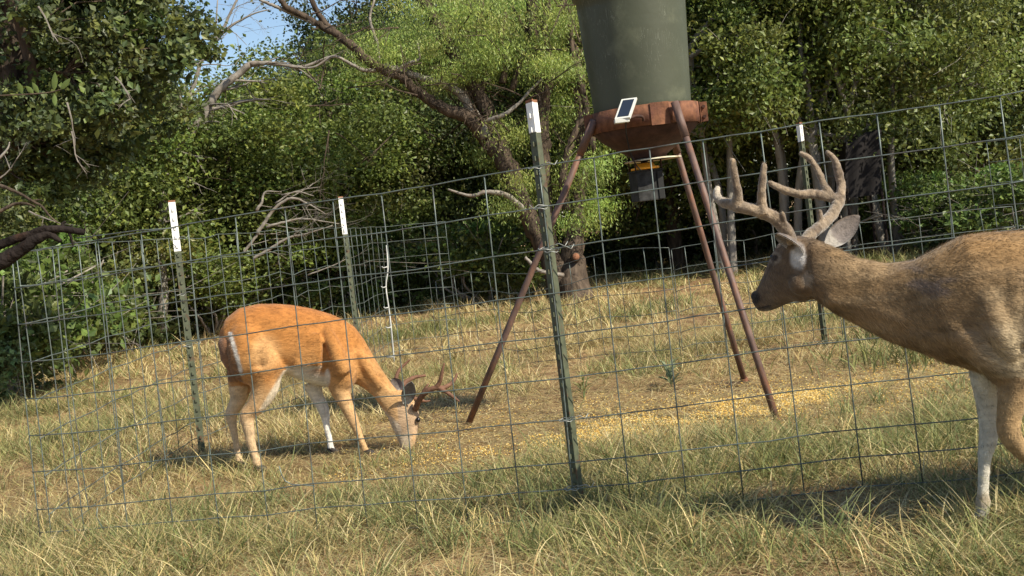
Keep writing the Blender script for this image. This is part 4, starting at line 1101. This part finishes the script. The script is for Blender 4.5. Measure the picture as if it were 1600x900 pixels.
# ---- generic woodland trees, modelled at the origin
def generic(kind, H, seed, spread=1.7, low=.9, pal='oak', bark='bark', nclump=85, per=470, lsize=.066, lean=.4, stems=1):
    rg = np.random.default_rng(seed); tr = []
    for s in range(stems):
        a = rg.uniform(0, 6.28); b = np.array([math.cos(a) * .12 * s, math.sin(a) * .12 * s, -.1])
        top = np.array([math.cos(a) * lean * (1 + s), math.sin(a) * lean * (1 + s), H * .85])
        P = [b + (top - b) * t + np.array([rg.normal(0, .12), rg.normal(0, .12), 0]) * (t > 0) for t in (0, .25, .5, .75, 1)]
        R = np.array([.13, .10, .075, .05, .02]) * (H / 6) / (1 + .5 * (stems - 1))
        tr.append([(*p, r) for p, r in zip(P, R)])
    bl = [((0, 0, H * .66), (spread, spread, H * .34)), ((spread * .35, -.2, H * .42), (spread * .85, spread * .85, H * .26)), ((-spread * .4, .1, H * .48), (spread * .8, spread * .8, H * .26)),
          ((0, 0, low + .6), (spread * .8, spread * .8, .8))][:3 if low > 1.5 else 4]
    return build_tree_meshes((0, 0, 0), tr, bl, nclump, per, lsize, PAL[pal], seed, M[bark])
gen = [generic('oak', 6.8, 101, 2.0, pal='oak', nclump=105), generic('oak', 7.4, 102, 1.8, pal='oak_dark', nclump=100, stems=2), generic('oak', 4.7, 103, 1.7, low=.6, pal='oak_yellow', nclump=80),
       generic('oak', 6.6, 104, 1.8, low=1.6, pal='oak_yellow', bark='bark_pale', nclump=80, per=430, stems=3, lean=.6), generic('juniper', 4.6, 105, 1.35, low=.5, pal='oak_dark', nclump=75, per=520, lsize=.048)]
def XY(px, d):
    """ground spot seen in picture column px at the foot of the woods, depth d"""
    y = 450; 
    for _ in range(4):
        b = (CAM_H * FPX / d) - 99; y = 450 + (b - SR * (px - 800)) / CR
    p = U(px, y, d); return (p.x, p.y, 0)
KIND = ['olive green post oak', 'dark green two-stemmed oak', 'short yellow-green oak', 'pale-barked three-stemmed oak', 'dense dark juniper']
trees = [  # px, depth, kind, rot, scale, height scale, where
    (-60, 13.5, 1, .4, 1.0, 1.0, 'at the far left edge behind the dark dead branch'), (70, 15.0, 0, 1.3, .95, .95, 'behind the big dark oak on the left'), (185, 16.5, 2, 2.2, 1.1, 1.0, 'just left of the left white-tipped post'),
    (290, 18.5, 4, .2, 1.0, .74, 'behind the left white-tipped post'), (375, 17.0, 2, 4.2, 1.0, .80, 'above the pale dead limbs left of the mesquite'), (455, 18.4, 2, 1.9, 1.1, .83, 'under the open sky left of the long mesquite branch'),
    (540, 19.4, 2, 3.1, 1.1, .88, 'above the second white-tipped post'), (625, 22.5, 0, 5.1, 1.0, .84, 'left of the mesquite, over the white step-in post'), (700, 20.5, 4, 2.6, 1.0, 1.1, 'left of the mesquite trunk'),
    (770, 21.5, 0, .8, 1.0, 1.05, 'behind the forked mesquite limbs'), (870, 22.5, 1, 2.1, 1.0, 1.05, 'directly behind the mesquite trunk'), (965, 21.0, 3, 4.0, 1.0, 1.1, 'behind the left side of the feeder barrel'),
    (1060, 19.0, 0, 5.0, 1.0, .95, 'behind the feeder legs'), (1135, 16.5, 3, 3.3, .95, 1.0, 'just right of the feeder barrel'), (1225, 17.0, 3, 1.0, 1.0, 1.1, 'behind the far white-tipped post'),
    (1320, 17.0, 3, 2.9, 1.0, 1.1, 'in front of the dark fabric blind'), (1405, 16.8, 3, 5.5, .95, 1.05, 'right of the dark fabric blind'), (1490, 18.5, 0, .3, 1.0, 1.0, 'above the right buck'),
    (1560, 19.0, 1, 1.6, 1.0, 1.0, 'at the right edge in deep shade'), (1665, 19.5, 1, 3.9, 1.0, 1.0, 'just outside the right edge'),
    (30, 22, 1, 2.5, 1.1, 1.1, 'second row far left'), (160, 23, 0, .9, 1.1, 1.05, 'second row left of the sky gap'), (285, 26, 4, 1.2, 1.15, .85, 'second row below the first patch of sky'), (400, 26, 2, 3.6, 1.3, .84, 'second row in the middle of the sky gap'),
    (520, 26, 4, 4.4, 1.3, .95, 'second row right of the sky gap'), (640, 27, 1, 5.9, 1.2, 1.0, 'second row left of the mesquite fork'), (740, 27, 0, 2.0, 1.1, 1.15, 'second row through the mesquite fork'), (850, 28, 1, 1.0, 1.2, 1.2, 'second row behind the mesquite'),
    (1010, 27, 0, 4.8, 1.2, 1.2, 'second row behind the barrel'), (1150, 25, 1, .5, 1.2, 1.2, 'second row right of the barrel'), (1270, 26, 0, 2.7, 1.2, 1.25, 'second row right of the pale trunks'), (1400, 25, 1, 3.5, 1.2, 1.2, 'second row above the blind'),
    (1520, 24, 1, 5.2, 1.2, 1.2, 'second row in the right corner'), (1640, 22, 0, .1, 1.2, 1.2, 'second row beyond the right edge'), (-120, 20, 0, .1, 1.2, 1.2, 'second row beyond the left edge'),
]
for (px, d, k, rot, s, hs, where) in trees:
    plant_tree('oak_tree' if k != 4 else 'juniper_tree', gen[k], XY(px, d), KIND[k] + ' ' + where, 'tree', 'trees at the edge of the woods', rot, (s, s, s * hs))
# undergrowth at the foot of the woods
shr = []
for sd in (201, 202, 203):
    rg = np.random.default_rng(sd)
    st = [[(0, 0, -.05, .02), (rg.normal(0, .2), rg.normal(0, .2), .4, .014), (rg.normal(0, .4), rg.normal(0, .4), .9, .006)] for _ in range(5)]
    shr.append(build_tree_meshes((0, 0, 0), st, [((0, 0, .55), (.85, .7, .6))], 26, 230, .065, PAL['shrub' if sd != 203 else 'oak_dark'], sd, M['dead'], clump_r=(.18, .34), minz=.12, sides=5))
rs = random.Random(5)
for i, (px, d, k, s, where) in enumerate([(20, 11.5, 0, 1.3, 'at the left edge below the dead branch'), (95, 13.5, 0, 1.3, 'left of the left post'), (150, 15.5, 2, 1.4, 'under the left oaks'), (215, 16.5, 1, 1.1, 'left of the left post foot'), (262, 17.0, 0, 1.2, 'behind the left post'),
        (330, 16.8, 0, 1.2, 'above the rump of the grazing buck'), (395, 17.6, 1, 1.1, 'below the pale dead limbs'), (455, 18.5, 2, 1.0, 'in the shade behind the grazing buck'), (515, 17.8, 1, 1.0, 'left of the second post'), (590, 18.2, 1, 1.2, 'beside the white step-in post'),
        (650, 19.0, 2, 1.2, 'right of the step-in post'), (705, 18.0, 1, 1.0, 'left of the mesquite trunk'), (765, 16.8, 0, 1.25, 'beneath the leaning mesquite trunk'), (955, 20.5, 2, 1.2, 'behind the left feeder leg'), (1030, 21.0, 2, 1.3, 'between the feeder legs'),
        (1110, 20.5, 2, 1.3, 'right of the feeder legs'), (1180, 20.0, 2, 1.2, 'behind the velvet antlers'), (1270, 20.0, 2, 1.3, 'left of the fabric blind'), (1405, 17.5, 0, .95, 'right of the fabric blind, sunlit'), (1450, 16.8, 0, .9, 'bright in the gap above the buck shoulder'),
        (1500, 16.0, 0, .95, 'bright above the back of the right buck'), (1550, 15.6, 1, 1.0, 'near the right edge'), (1610, 14.5, 0, 1.2, 'past the right edge'), (1350, 19.5, 2, 1.2, 'under the fabric blind')]):
    plant_tree('shrub', shr[k], XY(px, d), 'low ' + ('dark' if k == 2 else 'leafy green') + ' shrub ' + where, 'shrub', 'shrubs under the trees', rs.uniform(0, 6), (s, s, s * rs.uniform(.8, 1.1)))

# far wood: dense leaves and trunks that close the view behind
def far_wood():
    rg = np.random.default_rng(77); V = []; T = []; c = []
    n = 330; x = rg.uniform(-26, 26, n); y = rg.uniform(29, 37, n); z = rg.uniform(.3, 6.8, n)
    px, py, d = to_px(np.stack([x, y, z], 1)); keep = ~((px > 240) & (px < 660) & (py < 165)); x, y, z = x[keep], y[keep], z[keep]
    V, T, c = leaves(np.stack([x, y, z], 1), np.full((len(x), 3), 1.25), 420, .17, PAL['oak_dark'], rg)
    o = mesh_np('far_wood', V, T, c, M['leaf']); tag(o, 'dense dark far wood closing the view behind the tree line', 'woods', kind='stuff')
    mb = MB()
    for i in range(45):
        X = rg.uniform(-16, 17); Y = rg.uniform(21, 30); a = rg.normal(0, .35, 2)
        mb.tube([(X, Y, -.1), (X + a[0] * .5, Y, 1.6), (X + a[0], Y + a[1], 3.5)], [rg.uniform(.04, .1), .05, .03], 6)
    o = mb.build('far_trunks', M['bark_dark'], None, True); tag(o, 'thin grey trunks in the shade deep inside the woods', 'woods', kind='stuff')
far_wood()

# ---- individual trunks and limbs seen against the woods
def branchlet(mb, p, d, L, r, depth, rg, jag=.35, kids=(2, 3), shrink=.62):
    p = Vector(p); d = Vector(d).normalized(); P = [p]; n = 4
    for k in range(n):
        d = (d + Vector(rg.normal(0, jag * .35, 3))).normalized(); P.append(P[-1] + d * L / n)
    mb.tube(P, list(np.linspace(r, r * .45, n + 1)), 5 if r > .008 else 4, cap=False)
    if depth > 0:
        for _ in range(rg.integers(*kids, endpoint=True)):
            k = rg.integers(1, n + 1); nd = (d + Vector(rg.normal(0, jag * 1.6, 3))).normalized()
            branchlet(mb, P[k], nd, L * shrink * rg.uniform(.7, 1.2), r * .5, depth - 1, rg, jag, kids, shrink)

def mesquite():
    D = 15.5; rg = np.random.default_rng(31)
    base = G(880, 478)
    root = empty('mesquite_tree', base, 'leaning mesquite with several dark trunks and feathery light green leaves beside the feeder', 'tree')
    def path(pts, name='trunk', m='bark', sides=12):
        mb = MB(); sp = smoothpath([(*U(x, y, d), r) for x, y, d, r in pts], 6)
        sp = [np.concatenate([q[:3] + rg.normal(0, q[3] * .10, 3), [q[3] * rg.uniform(.93, 1.08)]]) for q in sp]
        mb.tube([q[:3] for q in sp], [q[3] for q in sp], sides); mb.build(name, M[m], root, True); return sp
    S = D / FPX
    # main leaning trunk up to the left
    A = path([(882, 485, D, .28), (876, 440, D, .21), (858, 400, D, .145), (836, 360, D, .135), (812, 310, D, .13), (790, 255, D, .13), (762, 215, D, .125), (735, 182, D, .105)])
    # stump-like root flare at right with the sawn limb
    path([(905, 480, D - .2, .24), (898, 440, D - .1, .20), (893, 400, D, .16), (900, 350, D, .12), (903, 310, D + .1, .10), (912, 250, D + .1, .09), (906, 200, D + .1, .08), (905, 120, D + .2, .08), (890, 60, D + .2, .06), (880, 0, D + .2, .05), (870, -40, D + .2, .04)])
    path([(862, 400, D + .1, .12), (853, 330, D, .10), (848, 250, D, .10), (846, 180, D, .105), (844, 110, D, .10), (832, 40, D, .09), (828, -40, D, .08)])
    path([(846, 180, D, .06), (858, 120, D - .1, .06), (850, 50, D, .055), (856, 10, D, .05), (846, -40, D, .05)], 'limb')
    B = path([(790, 255, D, .11), (770, 190, D + .1, .11), (735, 130, D + .1, .095), (712, 90, D, .09), (690, 50, D, .08), (660, 0, D, .07), (640, -40, D, .06)])
    path([(760, 212, D, .12), (735, 185, D - .1, .10), (690, 168, D - .2, .075), (655, 145, D - .2, .07), (630, 122, D - .3, .055), (596, 108, D - .3, .062), (570, 90, D - .4, .062), (535, 60, D - .4, .052), (505, 42, D - .4, .045), (480, 28, D - .4, .04), (445, 8, D - .5, .04), (430, -20, D - .5, .03)], 'limb')
    path([(535, 60, D - .4, .05), (510, 38, D - .4, .04), (495, 18, D - .4, .035), (480, -20, D - .4, .03)], 'limb')
    path([(500, 40, D - .4, .035), (465, 24, D - .4, .03), (430, 10, D - .5, .022), (405, 0, D - .5, .016)], 'limb', 'dead', 8)
    path([(760, 215, D - .05, .08), (722, 150, D - .1, .06), (690, 132, D - .15, .05), (660, 122, D - .2, .045), (630, 112, D - .2, .05), (600, 105, D - .3, .05)], 'limb', 'dead', 8)
    path([(592, 102, D - .3, .03), (590, 70, D - .3, .022), (578, 30, D - .3, .02), (585, 0, D - .3, .014)], 'limb', 'dead', 6)
    path([(610, 118, D - .3, .03), (640, 98, D - .4, .022), (655, 92, D - .4, .016), (653, 68, D - .4, .010)], 'limb', 'dead', 6)
    path([(596, 108, D - .3, .035), (570, 110, D - .4, .028), (545, 98, D - .4, .022), (520, 88, D - .5, .018), (490, 105, D - .5, .014), (450, 104, D - .5, .01)], 'limb', 'dead', 6)
    path([(912, 250, D, .06), (925, 225, D - .2, .055), (918, 190, D - .2, .045), (912, 150, D - .2, .045), (898, 100, D - .2, .035), (890, 40, D - .2, .03)], 'limb')
    path([(884, 330, D - .1, .07), (880, 270, D - .2, .055), (893, 220, D - .2, .05), (908, 185, D - .2, .045), (918, 160, D - .2, .035)], 'limb')
    path([(758, 190, D - .2, .035), (790, 178, D - .3, .03), (812, 160, D - .3, .022), (830, 140, D - .3, .02), (848, 122, D - .3, .012)], 'limb', 'dead', 6)
    path([(820, 330, D - .1, .05), (792, 305, D - .3, .04), (760, 300, D - .4, .03), (735, 306, D - .4, .022), (700, 296, D - .4, .013)], 'limb', 'dead', 6)
    path([(880, 430, D - .3, .03), (850, 425, D - .4, .028), (838, 420, D - .4, .026), (828, 410, D - .4, .024), (820, 402, D - .4, .02)], 'limb', 'dead', 6)
    path([(785, 130, D, .05), (790, 90, D, .04), (784, 60, D, .035), (790, 20, D, .03)], 'limb')
    path([(800, 140, D, .045), (812, 100, D, .035), (826, 60, D, .028), (800, 10, D, .02)], 'limb')
    path([(770, 200, D, .06), (752, 150, D + .2, .05), (760, 110, D + .2, .04), (745, 60, D + .2, .035), (755, 0, D + .2, .03)], 'limb')
    # sawn stub
    p = U(899, 402, D - .22); q = U(900, 401, D - .30)
    mb = MB(); mb.tube([p, q], [.07, .06], 14); mb.build('sawn_stub', M['bark'], root, True)
    mb = MB(); mb.tube([q, q + (q - p).normalized() * .012], [.048, .045], 14); mb.build('cut_face', M['rusttip'], root, True)
    # thin twigs
    mb = MB()
    for sp in (A[30:], B[8:]):
        for q in sp[::2]: branchlet(mb, q[:3], rg.normal(0, 1, 3) + np.array([0, 0, .4]), .7, .016, 3, rg)
    for _ in range(70):
        x = rg.uniform(480, 920); y = rg.uniform(0, 230); branchlet(mb, U(x, y, D + rg.uniform(-.8, .5)), rg.normal(0, 1, 3) + np.array([0, 0, .3]), .55, .011, 2, rg)
    mb.build('twigs', M['bark'], root)
    # feathery foliage: light compound leaves hanging in soft masses
    masses = [(605, 80, 38, 24, 5), (650, 85, 40, 30, 8), (700, 120, 40, 25, 7), (575, 92, 25, 18, 3), (635, 60, 45, 25, 5), (745, 75, 48, 38, 11), (770, 100, 38, 30, 8), (715, 50, 40, 30, 6), (770, 40, 50, 30, 6), (855, 90, 42, 35, 11), (880, 110, 32, 26, 8), (835, 60, 34, 30, 6), (880, 30, 40, 30, 6),
              (705, 125, 26, 12, 4), (730, 120, 22, 14, 3), (800, 210, 30, 26, 5), (770, 235, 22, 22, 3), (835, 290, 22, 30, 4), (880, 170, 26, 20, 5), (890, 290, 26, 20, 4), (860, 200, 25, 25, 4), (790, 330, 22, 18, 4), (810, 290, 20, 25, 3), (900, 240, 18, 25, 4), (930, 330, 25, 20, 4), (690, 20, 40, 20, 4), (860, 10, 60, 25, 7),
              (900, 350, 20, 14, 3), (935, 260, 18, 20, 3), (775, 250, 18, 22, 2), (690, 0, 60, 22, 5), (790, 0, 60, 22, 5)]
    C = []; 
    for (x, y, rx, ry, n) in masses:
        for _ in range(int(n * 1.9)): C.append(U(x + rg.normal(0, rx * .5), y + rg.normal(0, ry * .5), D + rg.uniform(-.6, 1.2)))
    C = np.array([tuple(v) for v in C]); rad = rg.uniform(.14, .32, (len(C), 1)) * np.array([[1.35, 1.2, .75]])
    V, T, c = leaves(C, rad, 340, .042, PAL['mesquite'], rg, droop=1.3, elong=4.2, fold=.1, soft=1.0)
    mesh_np('foliage', V, T, c, M['leaf'], root)
mesquite()

def big_left_oak():
    D = 8.6; rg = np.random.default_rng(41)
    b = U(-150, 560, D); base = Vector((b.x, b.y, 0))
    root = empty('oak_tree', base, 'big dark blue-green oak overhanging the left side of the picture', 'tree')
    tr = [[(*Vector((base.x, base.y, -.1)), .24), (*U(-90, 380, D), .19), (*U(-5, 230, D), .15), (*U(25, 120, D), .125), (*U(22, 30, D), .11), (*U(35, -80, D), .09)],
          [(*U(2, 200, D), .09), (*U(50, 140, D - .2), .06), (*U(40, 60, D - .3), .05), (*U(20, 0, D - .4), .045), (*U(0, -60, D - .4), .04)]]
    def bl(x, y, d, rx, rz): return (tuple(U(x, y, d)), (rx, .8, rz))
    blobs = [bl(60, 60, D, .75, .5), (tuple(U(-60, 120, D + .3)), (.8, .9, .9)), bl(170, 70, D + .2, .62, .45), bl(240, 40, D + .3, .38, .33), bl(215, 150, D + .4, .42, .30), bl(100, 190, D + .1, .6, .4), bl(50, 270, D + .2, .45, .28), bl(150, 250, D + .5, .38, .25),
             (tuple(U(60, -120, D)), (1.5, 1.1, .6)), bl(285, 85, D + .5, .16, .24), bl(290, 20, D + .5, .12, .10)]
    for nm, me in build_tree_meshes(base, tr, blobs, 250, 150, .052, PAL['oak_dark'] * 1.12, 42, M['bark'], clump_r=(.10, .24), flat=.7, shell=.3, twigs=False):
        put(nm, me, root)
    rg = np.random.default_rng(43)
    for (x, y, dx, dz, L) in [(60, 10, .3, -.6, .3), (105, 160, .2, -1, .25), (112, 205, .3, -1, .22), (0, 278, .7, .6, .2), (180, 120, .5, -.6, .2), (45, 330, .8, -.3, .25)]:
        mb = MB(); branchlet(mb, U(x, y, D - .8), (dx, -.1, dz), L, .0065, 2, rg); mb.build('dead_twig', M['dead'], root)
big_left_oak()

def dead_branch():
    D = 4.35; rg = np.random.default_rng(51)
    root = empty('dead_branch', U(0, 400, D), 'thick dark broken branch reaching in from the left edge', 'branch')
    def path(pts, m, name, s=10):
        mb = MB(); sp = smoothpath([(*U(x, y, d), r) for x, y, d, r in pts], 6); sp = [np.concatenate([q[:3] + rg.normal(0, q[3] * .05, 3), [q[3] * rg.uniform(.95, 1.05)]]) for q in sp]
        mb.tube([q[:3] for q in sp], [q[3] for q in sp], s); mb.build(name, M[m], root, True)
    path([(-70, 455, D, .045), (-20, 418, D, .038), (20, 398, D, .028), (55, 375, D, .021), (75, 366, D, .017), (95, 377, D, .008)], 'bark_dark', 'main_limb')
    path([(-60, 400, D, .030), (0, 382, D, .019), (35, 370, D, .017), (70, 359, D, .016), (100, 358, D, .014), (118, 361, D, .013), (130, 363, D, .012)], 'bark_dark', 'side_limb')
    path([(100, 360, D, .010), (98, 350, D, .007), (103, 346, D, .005)], 'bark_dark', 'snag', 6)
    path([(108, 362, D, .007), (112, 375, D, .005), (114, 384, D, .003)], 'bark_dark', 'snag', 6)
    path([(-30, 285, D, .0096), (0, 290, D, .0078), (32, 303, D, .0060), (50, 314, D, .0054), (65, 322, D, .0048), (78, 338, D, .0036), (92, 349, D, .0024)], 'bark', 'thin_branch', 6)
    path([(50, 314, D, .0036), (62, 312, D, .0024), (70, 315, D, .0012)], 'bark', 'thin_branch', 5)
    path([(-30, 345, D, .0084), (0, 330, D, .0072), (22, 319, D, .0060), (40, 318, D, .0054), (55, 323, D, .0030)], 'bark', 'grey_branch', 6)
    path([(-20, 260, D, .0072), (0, 246, D, .0054), (12, 232, D, .0036), (15, 222, D, .0024)], 'dead', 'thin_branch', 6)
dead_branch()

# blurred sprig of broad leaves close to the left oak
def sprig():
    D = 3.6; root = empty('leafy_sprig', U(60, 146, D), 'thin sprig with a few broad translucent leaves hanging close at the upper left', 'sprig')
    mb = MB(); mb.tube(smoothpath([U(-20, 150, D), U(30, 148, D), U(62, 146, D), U(80, 144, D), U(95, 140, D)], 4), .0022, 5); mb.build('stem', M['bark'], root)
    for (x, y, x2, y2, w) in [(84, 142, 86, 112, .010), (94, 140, 110, 122, .009), (84, 146, 86, 166, .008), (34, 146, 28, 128, .009), (52, 146, 40, 134, .008), (60, 146, 50, 128, .008)]:
        a, b = U(x, y, D), U(x2, y2, D - .01); ax = (b - a); L = ax.length; ax.normalize(); s = ax.cross(F).normalized()
        mb = MB(); P = []
        for t, k in ((.0, .05), (.25, .8), (.55, 1), (.8, .6)):
            P += [a + ax * L * t - s * w * k + F * .002, a + ax * L * t, a + ax * L * t + s * w * k + F * .002]
        P.append(b)
        q = []
        for i in range(3):
            for j in range(2): q.append([i * 3 + j, i * 3 + j + 1, i * 3 + j + 4, i * 3 + j + 3])
        mb.add(P, q, [[9, 10, 12], [10, 11, 12]], (.16, .22, .06)); mb.build('leaf', M['leaf'], root, True)
sprig()

def pale_limbs():
    rg = np.random.default_rng(61)
    def path(mb, pts, s=8):
        sp = smoothpath([(*U(x, y, d), r) for x, y, d, r in pts], 5); sp = [np.concatenate([q[:3] + rg.normal(0, q[3] * .15, 3), [q[3]]]) for q in sp]
        mb.tube([q[:3] for q in sp], [q[3] for q in sp], s)
        for q in sp[4::5]: branchlet(mb, q[:3], (rg.normal(.9, .35), rg.normal(0, .3), rg.normal(.05, .35)), .5, q[3] * .35, 2, rg)
    D = 15.8
    root = empty('dead_tree', G(255, 505), 'pale bare dead tree arching right over the middle of the woods', 'tree')
    mb = MB(); path(mb, [(256, 520, D, .07), (252, 420, D, .065), (254, 330, D, .06), (256, 260, D, .055), (270, 225, D, .05)]); mb.build('trunk', M['bark_pale'], root, True)
    mb = MB(); path(mb, [(262, 250, D, .05), (290, 215, D, .055), (312, 190, D, .055), (330, 160, D, .055), (345, 138, D, .055), (365, 122, D, .05), (388, 102, D, .045), (400, 99, D, .035), (430, 100, D, .03), (470, 105, D, .025), (500, 95, D, .02), (522, 88, D, .016), (545, 98, D, .012), (570, 110, D, .008)])
    mb.build('limb', M['dead'], root, True)
    mb = MB(); path(mb, [(325, 172, D, .03), (355, 165, D, .025), (380, 158, D, .022), (412, 155, D, .012)]); path(mb, [(296, 205, D, .025), (285, 175, D, .02), (280, 140, D, .012)])
    mb.build('limb', M['dead'], root, True)
    mb = MB(); path(mb, [(312, 100, D + .3, .03), (335, 65, D + .3, .028), (350, 40, D + .3, .022), (365, 10, D + .3, .018), (375, -10, D + .3, .014)]); path(mb, [(340, 58, D + .3, .022), (365, 38, D + .3, .018), (395, 22, D + .3, .012), (420, 15, D + .3, .008)])
    path(mb, [(270, 225, D + .2, .03), (300, 140, D + .3, .03), (315, 95, D + .3, .03)]); path(mb, [(338, 60, D + .3, .014), (338, 30, D + .3, .012), (340, 0, D + .3, .008)]); path(mb, [(310, 105, D + .3, .018), (298, 85, D + .3, .014), (285, 60, D + .3, .01)])
    mb.build('bare_twigs', M['dead'], root, True)
    # fallen pale brush left of the second post
    D = 14.8
    root = empty('fallen_branches', G(420, 500), 'tangle of pale fallen dead branches left of the second white-tipped post', 'branch')
    for pts in [[(395, 405, D, .022), (420, 390, D, .019), (450, 372, D, .016), (480, 365, D, .011), (520, 352, D, .006)], [(415, 355, D, .019), (440, 348, D, .016), (470, 342, D, .014), (500, 345, D, .009), (530, 350, D, .005)],
                [(402, 365, D, .028), (415, 345, D, .025), (430, 325, D, .022), (455, 310, D, .019), (480, 318, D, .012), (510, 335, D, .006)], [(400, 330, D, .025), (408, 318, D, .019), (415, 300, D, .012), (440, 300, D, .007)],
                [(380, 395, D, .019), (392, 380, D, .019), (405, 362, D, .019)], [(430, 318, D, .012), (460, 300, D, .010), (490, 306, D, .006)],
                [(440, 305, D, .011), (475, 296, D, .007), (500, 292, D, .004)], [(480, 430, D, .010), (520, 415, D, .007), (545, 402, D, .005)]]:
        mb = MB(); path(mb, pts, 6); mb.build('branch', M['dead'], root, True)
    # slender pale trunks on the right
    D = 16.2
    for lab, pts in [('slender pale leaning trunk left of the dark fabric blind', [(1330, 420, D, .055), (1322, 340, D, .055), (1320, 260, D, .05), (1324, 190, D, .045), (1340, 110, D, .045), (1352, 70, D, .04), (1372, 20, D, .035), (1385, -20, D, .03)]),
                     ('grey forked trunk just right of the far white-tipped post', [(1290, 425, D, .085), (1284, 340, D, .08), (1276, 260, D, .075), (1268, 200, D, .065), (1262, 130, D, .05), (1252, 90, D, .04), (1250, 30, D, .03)]),
                     ('thin crooked grey trunk above the near buck antler', [(1276, 260, D - .1, .04), (1256, 200, D, .035), (1238, 170, D, .03), (1222, 135, D, .026), (1210, 90, D, .02), (1200, 60, D, .014)]),
                     ('pale bare limb right of the feeder barrel', [(1080, 180, D, .05), (1078, 90, D, .05), (1085, 65, D, .05), (1098, 45, D, .045), (1115, 25, D, .035), (1130, -10, D, .03)]),
                     ('second pale bare limb touching the barrel edge', [(1078, 90, D - .2, .04), (1100, 75, D - .2, .035), (1125, 68, D - .2, .028), (1155, 55, D - .2, .016)])]:
        root = empty('oak_tree', U(*pts[0][:2], pts[0][2]), lab, 'tree'); mb = MB(); path(mb, pts, 8); mb.build('trunk', M['bark_pale'], root, True)
pale_limbs()

# dark fabric blind hung between the trees on the right
def blind():
    D = 15.6
    root = empty('hunting_blind', G(1350, 440), 'dark brown fabric blind standing in the shade between the right-hand trees', 'blind')
    A = [(1322, 222), (1345, 214), (1375, 200), (1379, 296), (1350, 300), (1322, 302)]
    nx, nz = 12, 10; V = []; q = []
    for lay in (0, 1):
        for i in range(nx + 1):
            for j in range(nz + 1):
                u, v = i / nx, j / nz
                t = Vector((lerp(1322, 1376, u), lerp(222, 200, u ** 1.3) + 3 * math.sin(u * 7), 0)); b = Vector((lerp(1322, 1379, u), lerp(310, 303, u), 0))
                p = t.lerp(b, v); w = U(p.x, p.y, D) + Vector((0, .03 * math.sin(u * 11 + v * 3) + lay * .5, 0)); V.append(w)
    m = (nx + 1) * (nz + 1)
    for lay in (0, 1):
        for i in range(nx):
            for j in range(nz): a = lay * m + i * (nz + 1) + j; q.append([a, a + 1, a + nz + 2, a + nz + 1])
    for i in range(nx):
        a = i * (nz + 1); q.append([a, a + nz + 1, m + a + nz + 1, m + a])
    for j in range(nz):
        for a in (j, nx * (nz + 1) + j): q.append([a, a + 1, m + a + 1, m + a])
    mb = MB(); mb.add(V, q); mb.build('fabric', M['cloth'], root, True)
    for (x, dy) in ((1324, 0), (1378, 0), (1378, .5), (1324, .5)):
        p = U(x, 300, D) + Vector((0, dy, 0)); mb = MB(); mb.tube([(p.x, p.y, -.05), tuple(p + Vector((0, 0, .05)))], .02, 8); mb.build('blind_leg', M['bark_dark'], root)
blind()

# bright weeds at the left edge under the oak
def edge_weeds():
    rg = np.random.default_rng(91)
    for i, (px, py, lab) in enumerate([(-25, 640, 'bright green leafy bush at the left edge beside the fence corner'), (60, 575, 'loose green bush behind the corner of the pen'), (8, 590, 'bright green bush at the left edge below the broken branch'), (120, 545, 'soft green bush left of the left post')]):
        p = G(px, py); st = [[(0, 0, -.03, .008), (rg.normal(0, .1), rg.normal(0, .1), .3, .006), (rg.normal(0, .25), rg.normal(0, .2), .6, .003)] for _ in range(6)]
        me = build_tree_meshes((0, 0, 0), st, [((0, 0, .38), (.45, .4, .42))], 26, 80, .05, PAL['weed'], 300 + i, M['leafstem'], clump_r=(.10, .2), minz=.06, sides=5)
        plant_tree('bush', me, p, lab, 'bush', 'green bushes along the left edge', sc=(1.0, 1.0, .8))
edge_weeds()
# ---- end of scene
